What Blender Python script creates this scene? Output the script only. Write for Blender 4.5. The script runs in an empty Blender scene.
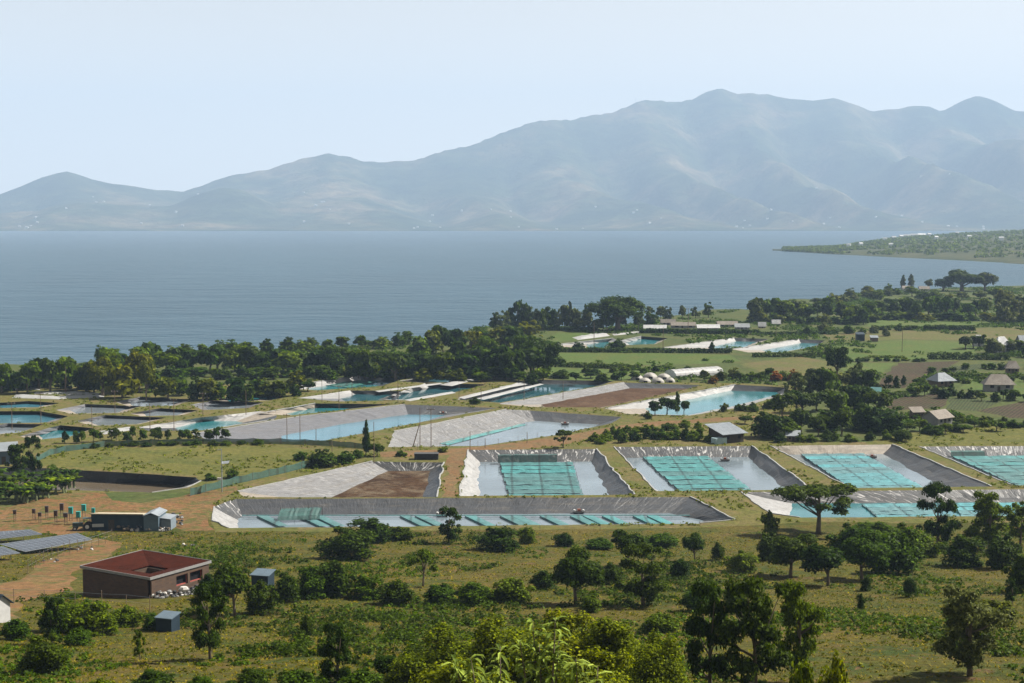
import bpy, bmesh, math, random
import numpy as np
from mathutils import Vector, noise as mn
from mathutils.geometry import delaunay_2d_cdt

R = math.radians
SC = bpy.context.scene
COL = SC.collection

# ------------------------------------------------------------------ camera, world, sun, exposure
H = 60.0
HORIZON = 222.0
F = 50.0 / 36.0 * 1024.0
PITCH = math.atan((341.5 - HORIZON) / F)
cam_d = bpy.data.cameras.new("camera")
cam_d.lens = 50.0
cam_d.sensor_width = 36.0
cam_d.clip_start = 0.5
cam_d.clip_end = 60000.0
cam = bpy.data.objects.new("camera", cam_d)
COL.objects.link(cam)
cam.location = (0, 0, H)
cam.rotation_euler = (math.pi / 2 - PITCH, 0, 0)
SC.camera = cam

SUN_EL = 47.0
SUN_AZ = 72.0                       # from +Y (view direction) towards +X (right)
W = bpy.data.worlds.new("World")
SC.world = W
W.use_nodes = True
nt = W.node_tree
sky = nt.nodes.new("ShaderNodeTexSky")
sky.sky_type = 'NISHITA'
sky.sun_disc = False
sky.sun_elevation = R(SUN_EL)
sky.sun_rotation = R(SUN_AZ)
sky.altitude = 6000
sky.air_density = 3.0
sky.dust_density = 3.0
sky.ozone_density = 1.0
bg = nt.nodes["Background"]
bg.inputs["Strength"].default_value = 0.069
grey = nt.nodes.new("ShaderNodeRGBToBW")
nt.links.new(sky.outputs[0], grey.inputs[0])
soft = nt.nodes.new("ShaderNodeMix")
soft.data_type = 'RGBA'
soft.inputs[0].default_value = 1.0
nt.links.new(sky.outputs[0], soft.inputs[6])
nt.links.new(grey.outputs[0], soft.inputs[7])
warm = nt.nodes.new("ShaderNodeMix")
warm.data_type = 'RGBA'
warm.blend_type = 'MULTIPLY'
warm.inputs[0].default_value = 1.0
warm.inputs[7].default_value = (1.0, 0.97, 0.92, 1)
nt.links.new(soft.outputs[2], warm.inputs[6])
nt.links.new(warm.outputs[2], bg.inputs["Color"])

sun_d = bpy.data.lights.new("sun", 'SUN')
sun_d.energy = 5.0
sun_d.angle = R(0.5)
sun_d.color = (1.0, 0.95, 0.86)
sun = bpy.data.objects.new("sun", sun_d)
COL.objects.link(sun)
_to = Vector((math.cos(R(SUN_EL)) * math.sin(R(SUN_AZ)), math.cos(R(SUN_EL)) * math.cos(R(SUN_AZ)), math.sin(R(SUN_EL))))
sun.rotation_euler = _to.to_track_quat('Z', 'Y').to_euler()
sun.location = (300, 100, 400)

SC.view_settings.view_transform = 'Standard'
SC.view_settings.look = 'None'
SC.view_settings.gamma = 1.0
SC.view_settings.exposure = 1.3
SC.view_settings.use_curve_mapping = False
HAZE_DENSITY = 8.4e-5
HAZE_COLOR = (0.49, 0.68, 0.95)
SC.cycles.max_bounces = 6
SC.cycles.transparent_max_bounces = 8
SC.cycles.use_denoising = True

# ------------------------------------------------------------------ pixel -> place
def ray(px, py):
    u = (px - 512.0) / F
    v = (341.5 - py) / F
    return Vector((u, math.cos(PITCH) + math.sin(PITCH) * v, -math.sin(PITCH) + math.cos(PITCH) * v))

def gz(x, y):
    s = min(max((275.0 - y) / 175.0, 0.0), 1.75)
    z = 26.0 * s ** 1.35
    if s > 0:
        z += min(1.0, s * 3.0) * (mn.noise(Vector((x * .035, y * .035, 1.7))) * 0.9 + mn.noise(Vector((x * .11, y * .11, 4.1))) * 0.25)
    return z

def at(px, py, z=None):
    d = ray(px, py)
    if z is not None:
        t = (z - H) / d.z
        return Vector((d.x * t, d.y * t, z))
    t = (0 - H) / d.z if d.z < -1e-4 else 1e9
    if d.y * t >= 276:
        return Vector((d.x * t, d.y * t, 0.0))
    lo, t = 40.0, 40.0
    while t < 320:
        if H + d.z * t <= gz(d.x * t, d.y * t):
            break
        lo = t
        t += 1.5
    hi = t
    for _ in range(22):
        m = (lo + hi) / 2
        if H + d.z * m <= gz(d.x * m, d.y * m):
            hi = m
        else:
            lo = m
    return Vector((d.x * hi, d.y * hi, gz(d.x * hi, d.y * hi)))

def mpp(p):                          # metres per pixel at a place
    return p.y / F

# ------------------------------------------------------------------ materials
MATS = {}
EARTH = .50
LEAF = 1.0
def new_mat(name):
    m = bpy.data.materials.new(name)
    m.use_nodes = True
    return m, m.node_tree, m.node_tree.nodes["Principled BSDF"]

def ramp(ntree, stops):
    r = ntree.nodes.new("ShaderNodeValToRGB")
    e = r.color_ramp.elements
    while len(e) < len(stops):
        e.new(0.5)
    for k, (p, c) in enumerate(stops):
        e[k].position = p
        e[k].color = (c[0], c[1], c[2], 1)
    return r

def mixcol(ntree, fac, a, b, mode='MIX'):
    n = ntree.nodes.new("ShaderNodeMix")
    n.data_type = 'RGBA'
    n.blend_type = mode
    for sock, val in ((n.inputs[0], fac), (n.inputs[6], a), (n.inputs[7], b)):
        if hasattr(val, "is_linked"):
            ntree.links.new(val, sock)
        elif isinstance(val, (int, float)):
            sock.default_value = val
        else:
            sock.default_value = (val[0], val[1], val[2], 1)
    return n.outputs[2]

def tex(ntree, scale, detail=4, rough=.6, coord='world', stretch=None, dist=0):
    if coord == 'world':
        src = ntree.nodes.new("ShaderNodeNewGeometry").outputs["Position"]
    elif coord == 'uv':
        src = ntree.nodes.new("ShaderNodeTexCoord").outputs["UV"]
    else:
        src = ntree.nodes.new("ShaderNodeTexCoord").outputs["Object"]
    if stretch:
        mp = ntree.nodes.new("ShaderNodeMapping")
        mp.inputs["Scale"].default_value = stretch
        ntree.links.new(src, mp.inputs[0])
        src = mp.outputs[0]
    n = ntree.nodes.new("ShaderNodeTexNoise")
    n.inputs["Scale"].default_value = scale
    n.inputs["Detail"].default_value = detail
    n.inputs["Roughness"].default_value = rough
    n.inputs["Distortion"].default_value = dist
    ntree.links.new(src, n.inputs["Vector"])
    return n.outputs["Fac"]

def bump(ntree, bsdf, h, strength, dist):
    b = ntree.nodes.new("ShaderNodeBump")
    b.inputs["Strength"].default_value = strength
    b.inputs["Distance"].default_value = dist
    ntree.links.new(h, b.inputs["Height"])
    ntree.links.new(b.outputs[0], bsdf.inputs["Normal"])

def plain(name, col, rough=.7, var=.25, scale=3.0, spec=.3, metal=0.0, coord='obj', bmp=0.0, stretch=None):
    if name in MATS:
        return MATS[name]
    m, t, b = new_mat(name)
    f = tex(t, scale, 5, .65, coord, stretch)
    lo = [c * (1 - var) for c in col]
    hi = [min(1, c * (1 + var)) for c in col]
    r = ramp(t, [(.3, lo), (.7, hi)])
    t.links.new(f, r.inputs[0])
    t.links.new(r.outputs[0], b.inputs["Base Color"])
    b.inputs["Roughness"].default_value = rough
    b.inputs["Specular IOR Level"].default_value = spec
    b.inputs["Metallic"].default_value = metal
    if bmp:
        bump(t, b, f, bmp, .1)
    MATS[name] = m
    return m

def land(name, c1, c2, c3, big=.02, mid=.15, fine=1.2, bmp=.5, rows=None, soil=None, soil_at=.62):
    """earth, grass or crop: three tones of noise of different size"""
    def earth(q):
        if not q: return q
        g = 1.0 if q[1] < q[0] * .85 else .0      # bare soil keeps its red, grass is greener
        return (q[0] * EARTH * (1.0 if g else .93), q[1] * EARTH, q[2] * EARTH * (.9 if g else .72))
    c1, c2, c3, soil = [earth(q) for q in (c1, c2, c3, soil)]
    m, t, b = new_mat(name)
    a = tex(t, big, 5, .6)
    c = tex(t, mid, 6, .7, dist=.6)
    d = tex(t, fine, 5, .75)
    r1 = ramp(t, [(.35, c1), (.65, c2)])
    t.links.new(a, r1.inputs[0])
    r2 = ramp(t, [(.45, (0, 0, 0)), (.64, (1, 1, 1))])
    t.links.new(c, r2.inputs[0])
    col = mixcol(t, r2.outputs[0], r1.outputs[0], c3)
    if soil:
        e = tex(t, mid * 1.7, 7, .7, stretch=(1, 1.4, 1), dist=1.0)
        r4 = ramp(t, [(soil_at, (0, 0, 0)), (soil_at + .1, (1, 1, 1))])
        t.links.new(e, r4.inputs[0])
        col = mixcol(t, r4.outputs[0], col, soil)
    r3 = ramp(t, [(.3, (.50, .50, .50)), (.72, (1.42, 1.42, 1.42))])
    t.links.new(d, r3.inputs[0])
    col = mixcol(t, 1.0, col, r3.outputs[0], 'MULTIPLY')
    if rows:
        ang, sc, dark = rows
        g = t.nodes.new("ShaderNodeNewGeometry")
        mp = t.nodes.new("ShaderNodeMapping")
        mp.inputs["Rotation"].default_value = (0, 0, ang)
        t.links.new(g.outputs["Position"], mp.inputs[0])
        w = t.nodes.new("ShaderNodeTexWave")
        w.inputs["Scale"].default_value = sc
        w.inputs["Distortion"].default_value = 1.5
        w.inputs["Detail"].default_value = 3
        t.links.new(mp.outputs[0], w.inputs[0])
        rr = ramp(t, [(.2, (dark, dark, dark)), (.8, (1.1, 1.1, 1.1))])
        t.links.new(w.outputs["Fac"], rr.inputs[0])
        col = mixcol(t, 1.0, col, rr.outputs[0], 'MULTIPLY')
    t.links.new(col, b.inputs["Base Color"])
    b.inputs["Roughness"].default_value = .95
    b.inputs["Specular IOR Level"].default_value = .1
    if bmp:
        bump(t, b, d, bmp, .5)
    return m

def foliage(name, dark, light, trans=.38):
    """leaf material: every leaf has its own tint, every plant its own shift"""
    dark, light = [(q[0] * LEAF, q[1] * LEAF, q[2] * LEAF * .6) for q in (dark, light)]
    m, t, b = new_mat(name)
    at_ = t.nodes.new("ShaderNodeAttribute")
    at_.attribute_name = "tint"
    oi = t.nodes.new("ShaderNodeObjectInfo")
    r = ramp(t, [(0.0, tuple(.6 * v for v in dark)), (.55, tuple(.5 * (p + q) for p, q in zip(dark, light))), (1.0, tuple(1.35 * v for v in light))])
    t.links.new(at_.outputs["Fac"], r.inputs[0])
    mr = t.nodes.new("ShaderNodeMapRange")
    mr.inputs[3].default_value = .72
    mr.inputs[4].default_value = 1.3
    t.links.new(oi.outputs["Random"], mr.inputs[0])
    hsv = t.nodes.new("ShaderNodeHueSaturation")
    t.links.new(mr.outputs[0], hsv.inputs["Value"])
    mh = t.nodes.new("ShaderNodeMapRange")
    mh.inputs[3].default_value = .515
    mh.inputs[4].default_value = .475
    t.links.new(oi.outputs["Random"], mh.inputs[0])
    t.links.new(mh.outputs[0], hsv.inputs["Hue"])
    t.links.new(r.outputs[0], hsv.inputs["Color"])
    hsv.inputs["Saturation"].default_value = 1.25
    t.links.new(hsv.outputs[0], b.inputs["Base Color"])
    b.inputs["Roughness"].default_value = .6
    b.inputs["Specular IOR Level"].default_value = .08
    tr = t.nodes.new("ShaderNodeBsdfTranslucent")
    t.links.new(hsv.outputs[0], tr.inputs[0])
    mx = t.nodes.new("ShaderNodeMixShader")
    mx.inputs[0].default_value = trans
    t.links.new(b.outputs[0], mx.inputs[1])
    t.links.new(tr.outputs[0], mx.inputs[2])
    t.links.new(mx.outputs[0], t.nodes["Material Output"].inputs[0])
    return m

def liner(name, col, rough, streak=None, wrinkle=.5, dirt=.5):
    """pond sheet: wrinkled plastic, u along the edge, v down the slope"""
    m, t, b = new_mat(name)
    f = tex(t, 1.0, 5, .6, 'uv', (.35, .9, 1))
    lo = [c * .72 for c in col]
    hi = [min(1, c * 1.25) for c in col]
    r = ramp(t, [(.3, lo), (.7, hi)])
    t.links.new(f, r.inputs[0])
    c = r.outputs[0]
    w = tex(t, 1.0, 4, .6, 'uv', (1.1, .22, 1), 1.2)
    if streak:
        rs = ramp(t, [(.57, (0, 0, 0)), (.63, (1, 1, 1))])
        t.links.new(w, rs.inputs[0])
        c = mixcol(t, rs.outputs[0], c, streak)
    d = tex(t, 1.0, 5, .7, 'uv', (.12, .5, 1))
    rd = ramp(t, [(.5, (0, 0, 0)), (.75, (dirt, dirt, dirt))])
    t.links.new(d, rd.inputs[0])
    c = mixcol(t, rd.outputs[0], c, (.12, .10, .072))
    t.links.new(c, b.inputs["Base Color"])
    b.inputs["Roughness"].default_value = rough
    b.inputs["Specular IOR Level"].default_value = .5
    bump(t, b, w, wrinkle, .35)
    return m

def water(name, col, rough=.1, bmp=.15, scale=.6, spec=.5, var=.2):
    m, t, b = new_mat(name)
    f = tex(t, .05, 4, .6)
    r = ramp(t, [(.35, [c * (1 - var) for c in col]), (.65, [c * (1 + var) for c in col])])
    t.links.new(f, r.inputs[0])
    t.links.new(r.outputs[0], b.inputs["Base Color"])
    b.inputs["Roughness"].default_value = rough
    b.inputs["IOR"].default_value = 1.33
    b.inputs["Specular IOR Level"].default_value = spec
    w = tex(t, scale, 3, .6)
    bump(t, b, w, bmp, .3)
    return m

# ------------------------------------------------------------------ mesh builder and tagging
class MB:
    def __init__(self):
        self.v, self.f, self.m, self.uv = [], [], [], []
    def add(self, vs, fs, mi=0, uvs=None):
        o = len(self.v)
        self.v += [tuple(p) for p in vs]
        for k, f in enumerate(fs):
            self.f.append(tuple(i + o for i in f))
            self.m.append(mi)
            self.uv.append(uvs[k] if uvs else None)
    def frame_box(self, o, ax, ay, az, mi=0):
        """box from corner o along three edge vectors"""
        o, ax, ay, az = Vector(o), Vector(ax), Vector(ay), Vector(az)
        p = [o, o + ax, o + ax + ay, o + ay]
        p += [q + az for q in p]
        self.add(p, [(3, 2, 1, 0), (4, 5, 6, 7), (0, 1, 5, 4), (1, 2, 6, 5), (2, 3, 7, 6), (3, 0, 4, 7)], mi)
    def box(self, c, s, rz=0.0, mi=0):
        ca, sa = math.cos(rz), math.sin(rz)
        ax, ay = Vector((ca * s[0], sa * s[0], 0)), Vector((-sa * s[1], ca * s[1], 0))
        self.frame_box(Vector(c) - ax / 2 - ay / 2 - Vector((0, 0, s[2] / 2)), ax, ay, (0, 0, s[2]), mi)
    def tube(self, pts, rads, n=6, mi=0, cap=True):
        pts = [Vector(p) for p in pts]
        rings = []
        for k, p in enumerate(pts):
            d = (pts[min(k + 1, len(pts) - 1)] - pts[max(k - 1, 0)]).normalized()
            a = d.cross(Vector((.31, .87, .2))).normalized()
            c = d.cross(a)
            rings.append([p + (a * math.cos(2 * math.pi * j / n) + c * math.sin(2 * math.pi * j / n)) * rads[k] for j in range(n)])
        vs = [q for r in rings for q in r]
        fs = [(k * n + j, k * n + (j + 1) % n, (k + 1) * n + (j + 1) % n, (k + 1) * n + j) for k in range(len(pts) - 1) for j in range(n)]
        if cap:
            fs += [tuple(range(n - 1, -1, -1)), tuple((len(pts) - 1) * n + j for j in range(n))]
        self.add(vs, fs, mi)
    def obj(self, name, mats, parent=None, origin=None, smooth=False):
        o = Vector(origin) if origin is not None else Vector((0, 0, 0))
        me = bpy.data.meshes.new(name)
        me.from_pydata([tuple(Vector(p) - o) for p in self.v], [], self.f)
        if not isinstance(mats, (list, tuple)):
            mats = [mats]
        for m in mats:
            me.materials.append(m)
        me.polygons.foreach_set("material_index", self.m)
        if any(u is not None for u in self.uv):
            ul = me.uv_layers.new(name="UVMap")
            for p, u in zip(me.polygons, self.uv):
                if u:
                    for li, c in zip(p.loop_indices, u):
                        ul.data[li].uv = c
        if smooth:
            me.polygons.foreach_set("use_smooth", [True] * len(me.polygons))
        me.update()
        ob = bpy.data.objects.new(name, me)
        COL.objects.link(ob)
        if parent is not None:
            ob.parent = parent
        elif origin is not None:
            ob.location = o
        return ob

def tag(o, label=None, cat=None, group=None, kind=None):
    if label: o["label"] = label
    if cat: o["category"] = cat
    if group: o["group"] = group
    if kind: o["kind"] = kind
    return o

def thing(name, label, cat, loc, group=None, rz=0.0):
    o = bpy.data.objects.new(name, None)
    o.empty_display_size = .5
    COL.objects.link(o)
    o.location = loc
    o.rotation_euler = (0, 0, rz)
    return tag(o, label, cat, group)

def dup(root, loc, rz, scl, label, group, cat=None):
    r = root.copy()
    COL.objects.link(r)
    r.location = loc
    r.rotation_euler = (0, 0, rz)
    r.scale = scl
    tag(r, label, cat, group)
    if not group and "group" in r:
        del r["group"]
    for ch in root.children:
        c = ch.copy()
        COL.objects.link(c)
        c.parent = r
    return r

def inside(poly, X, Y):
    c = np.zeros(X.shape, bool)
    n = len(poly)
    for i in range(n):
        x1, y1 = poly[i]
        x2, y2 = poly[(i + 1) % n]
        if y1 == y2:
            continue
        k = ((y1 > Y) != (y2 > Y)) & (X < (x2 - x1) * (Y - y1) / (y2 - y1) + x1)
        c ^= k
    return c

M_GRAVEL = plain("concrete", (.38, .36, .33), .9, .2, 2)
M_WOOD = plain("weathered_wood", (.14, .1, .07), .85, .3, 4, .2, stretch=(1, 1, 6))
M_DARKWOOD = plain("dark_timber", (.05, .04, .03), .85, .3, 4, .2)
M_TRUNK = plain("bark", (.12, .095, .07), .95, .35, 6, .1, bmp=.5)
M_STEEL = plain("galvanised_steel", (.32, .34, .36), .45, .15, 3, .5, .6)
M_DARK = plain("dark_gap", (.012, .012, .014), .8, .2, 3, .1)
M_WHITE = plain("white_sheet", (.26, .257, .25), .6, .12, 1.2, .4, bmp=.35)
# ------------------------------------------------------------------ the setting: lake, far hills, headland, haze
LAKE_Z = -1.5
mlake, t, b = new_mat("lake_water")
a_ = tex(t, .004, 4, .6, stretch=(1, .35, 1))
r_ = ramp(t, [(.35, (.011, .042, .064)), (.65, (.019, .057, .084))])
t.links.new(a_, r_.inputs[0]); t.links.new(r_.outputs[0], b.inputs["Base Color"])
b.inputs["Roughness"].default_value = .28
b.inputs["IOR"].default_value = 1.33
b.inputs["Specular IOR Level"].default_value = .27
w1 = tex(t, .09, 6, .72, stretch=(.55, 1, 1))
w2 = tex(t, .022, 4, .7, stretch=(.4, 1, 1))
ad = t.nodes.new("ShaderNodeMath"); ad.operation = 'MULTIPLY_ADD'; ad.inputs[1].default_value = 2.6
t.links.new(w2, ad.inputs[0]); t.links.new(w1, ad.inputs[2])
bump(t, b, ad.outputs[0], 1.0, 2.6)

SIL = [(-500, 212), (-300, 205), (-150, 209), (-60, 203), (0, 196), (20, 188), (45, 176), (58, 172), (70, 170.5), (80, 174), (95, 180), (115, 185), (150, 189.5), (185, 191), (200, 187),
       (230, 177), (270, 168), (300, 160), (330, 155.5), (347, 157), (365, 161.5), (415, 161), (445, 153), (470, 147), (500, 133), (522, 127), (550, 122),
       (610, 115), (622, 110), (640, 101.5), (665, 101), (690, 100), (705, 94), (718, 90.5), (735, 94.5), (750, 91.5), (765, 92.5), (775, 97), (785, 101), (808, 105),
       (830, 102.5), (845, 105), (865, 108.5), (895, 110.5), (925, 107), (937, 110), (953, 104), (972, 99.5), (990, 103.5), (1010, 109), (1024, 111),
       (1080, 114), (1160, 124), (1300, 150), (1500, 190)]
SX = np.array([p[0] for p in SIL], float)
SY = np.array([p[1] for p in SIL], float)
D_SHORE = 9740.0
def ridge_dist(x):
    return float(np.interp(x, [-500, 150, 420, 700, 1500], [12800, 13000, 13800, 15200, 15600]))
def hill_z(px, D):
    """height of the far hills above the lake, by bearing (as a column of the picture) and distance"""
    Dr = ridge_dist(px)
    Hr = H + (HORIZON - float(np.interp(px, SX, SY))) * Dr / F
    t = (D - D_SHORE) / (Dr - D_SHORE)
    if t < 0:
        return -8.0
    X = (px - 512) / F * D
    if t <= 1:
        base = Hr * (.13 * t + .25 * t ** 1.6 + .62 * t ** 2.7)
    else:
        base = Hr * max(0.05, 1 - (t - 1) * 1.6)
    env = max(0.0, 4 * t * (1.06 - t)) if t < 1.06 else 0.0
    wob = mn.noise(Vector((X / 1500, D / 1900, 3.3))) * 480
    q = (X + wob) / 1010 + D / 6600
    sp = abs((q % 1.0) - .5) * 2                    # spurs running down from the ridge
    sp = 1 - sp ** 1.3
    k2 = mn.noise(Vector((X / 410, D / 800, 7.7))) + .5 * mn.noise(Vector((X / 170, D / 300, 9.7)))
    amp = .20 * Hr * (.5 + .7 * mn.noise(Vector((X / 4000, D / 4000, .4))) + .35)
    z = base + env * ((sp - .55) * amp + k2 * Hr * .06)
    # lower hill in front, on the left
    g1 = math.exp(-((px - 225) / 75) ** 2) * 170 * math.exp(-((D - 11400) / 700) ** 2)
    g2 = math.exp(-((px - 60) / 90) ** 2) * 100 * math.exp(-((D - 11000) / 700) ** 2)
    g3 = math.exp(-((px - 1020) / 110) ** 2) * 260 * math.exp(-((D - 12400) / 1000) ** 2)
    return max(z, base * .4 + 2) + g1 + g2 + g3 + 2.0

mhill, t, b = new_mat("hill_slope")
a_ = tex(t, .0011, 9, .65)
r_ = ramp(t, [(.32, (.020, .036, .018)), (.5, (.060, .070, .034)), (.64, (.17, .135, .08))])
t.links.new(a_, r_.inputs[0])
c_ = tex(t, .007, 7, .72)
r2 = ramp(t, [(.4, (.5, .5, .5)), (.62, (1.15, 1.15, 1.15))])
t.links.new(c_, r2.inputs[0])
t.links.new(mixcol(t, 1.0, r_.outputs[0], r2.outputs[0], 'MULTIPLY'), b.inputs["Base Color"])
b.inputs["Roughness"].default_value = 1.0
b.inputs["Specular IOR Level"].default_value = 0.0
bump(t, b, c_, .9, 45)
cols = np.arange(-420, 1444, 5.0)
rows_ = np.concatenate([np.linspace(D_SHORE - 20, 12400, 50), np.linspace(12460, 16800, 66)])
hv = []
for D in rows_:
    for px in cols:
        hv.append(((px - 512) / F * D, D, hill_z(px, D)))
nc = len(cols)
hf = [(r * nc + c, r * nc + c + 1, (r + 1) * nc + c + 1, (r + 1) * nc + c) for r in range(len(rows_) - 1) for c in range(nc - 1)]
hm = MB(); hm.add(hv, hf)
tag(hm.obj("hills", mhill, smooth=True), "long hazy mountain ridge with spurs rising behind the lake", "hills", kind="structure")

# headland on the right, reaching into the lake
HXN = ([775, 783, 830, 900, 960, 1024, 1150, 1350], [3080, 3000, 2730, 2460, 2270, 2080, 1900, 1700])
HXF = ([775, 783, 840, 880, 950, 1024, 1150, 1350], [3110, 3200, 3500, 4600, 5600, 6300, 6700, 7000])
def head_z(px, D):
    dn, df = float(np.interp(px, *HXN)), float(np.interp(px, *HXF))
    t = (D - dn) / (df - dn)
    if t <= 0 or t >= 1:
        return -4.0
    hr = float(np.interp(px, [775, 830, 880, 960, 1024, 1350], [1.5, 3, 10, 24, 32, 44]))
    X = (px - 512) / F * D
    return -1.2 + hr * math.sin(math.pi * t) ** .8 + 1.2 * min(1, t * 8) * (1 + mn.noise(Vector((X / 60, D / 90, 2))))
cols = np.arange(772, 1352, 4.0)
hv, nr = [], 60
for k in range(nr):
    for px in cols:
        dn, df = float(np.interp(px, *HXN)), float(np.interp(px, *HXF))
        D = dn - 20 + (df - dn + 40) * (k / (nr - 1)) ** 1.3
        hv.append(((px - 512) / F * D, D, head_z(px, D)))
nc = len(cols)
hf = [(r * nc + c, r * nc + c + 1, (r + 1) * nc + c + 1, (r + 1) * nc + c) for r in range(nr - 1) for c in range(nc - 1)]
hm = MB(); hm.add(hv, hf)
mhead = land("headland_soil", (.06, .08, .03), (.09, .10, .045), (.15, .13, .075), .006, .03, .15, .3)
tag(hm.obj("headland", mhead, smooth=True), "low wooded headland reaching into the lake from the right", "headland", kind="structure")

hz = MB()
hz.frame_box((-14000, -300, -12), (28000, 0, 0), (0, 17400, 0), (0, 0, 1620))
mh = bpy.data.materials.new("haze")
mh.use_nodes = True
for n in list(mh.node_tree.nodes):
    if n.type == 'BSDF_PRINCIPLED':
        mh.node_tree.nodes.remove(n)
pv = mh.node_tree.nodes.new("ShaderNodeVolumePrincipled")
pv.inputs["Color"].default_value = (*HAZE_COLOR, 1)
pv.inputs["Density"].default_value = HAZE_DENSITY
pv.inputs["Anisotropy"].default_value = 0.0
mh.node_tree.links.new(pv.outputs[0], mh.node_tree.nodes["Material Output"].inputs["Volume"])
tag(hz.obj("haze", mh), "pale blue haze hanging in the air over lake and hills", "haze", kind="stuff")

# ------------------------------------------------------------------ fish ponds (their outlines also cut the ground)
# crest: rim of the pond in picture columns and rows (at ground level); floor: the water's or mud's edge, same number of corners
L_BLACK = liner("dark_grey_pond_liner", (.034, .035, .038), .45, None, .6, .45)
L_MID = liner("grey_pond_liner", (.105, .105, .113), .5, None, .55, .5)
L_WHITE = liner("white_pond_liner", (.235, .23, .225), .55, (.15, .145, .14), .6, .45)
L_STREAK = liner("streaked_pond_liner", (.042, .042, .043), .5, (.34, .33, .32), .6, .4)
L_SHADE = liner("shaded_black_liner", (.018, .019, .021), .5, None, .5, .25)  # black sheet with the shadow on far walls put into its colour
L_TAN = liner("muddy_pond_liner", (.20, .17, .135), .7, None, .5, .6)
L_PALE = liner("creased_pale_liner", (.15, .147, .147), .6, (.235, .23, .225), 1.0, .75)
LINERS = [L_BLACK, L_MID, L_WHITE, L_STREAK, L_SHADE, L_TAN, L_PALE]
K, G, Wt, S, ShBk, T, Pl = range(7)
W_PALE = water("pale_pond_water", (.12, .15, .17), .12, .1)
W_TEAL = water("teal_pond_water", (.022, .125, .140), .12, .12)
W_DARK = water("dark_pond_water", (.02, .07, .085), .08, .1)
W_BLUE = water("blue_pond_water", (.04, .125, .165), .14, .15)
W_MUD = water("brown_pond_water", (.10, .078, .052), .2, .2)
W_GREY = water("grey_pond_water", (.13, .15, .165), .14, .12)
MUD = land("pond_mud", (.06, .030, .016), (.11, .058, .030), (.24, .18, .13), .06, .14, .8, .7)
MUDTAN = land("dry_pond_mud", (.10, .052, .030), (.13, .070, .042), (.17, .105, .07), .04, .1, .6, .6)
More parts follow.
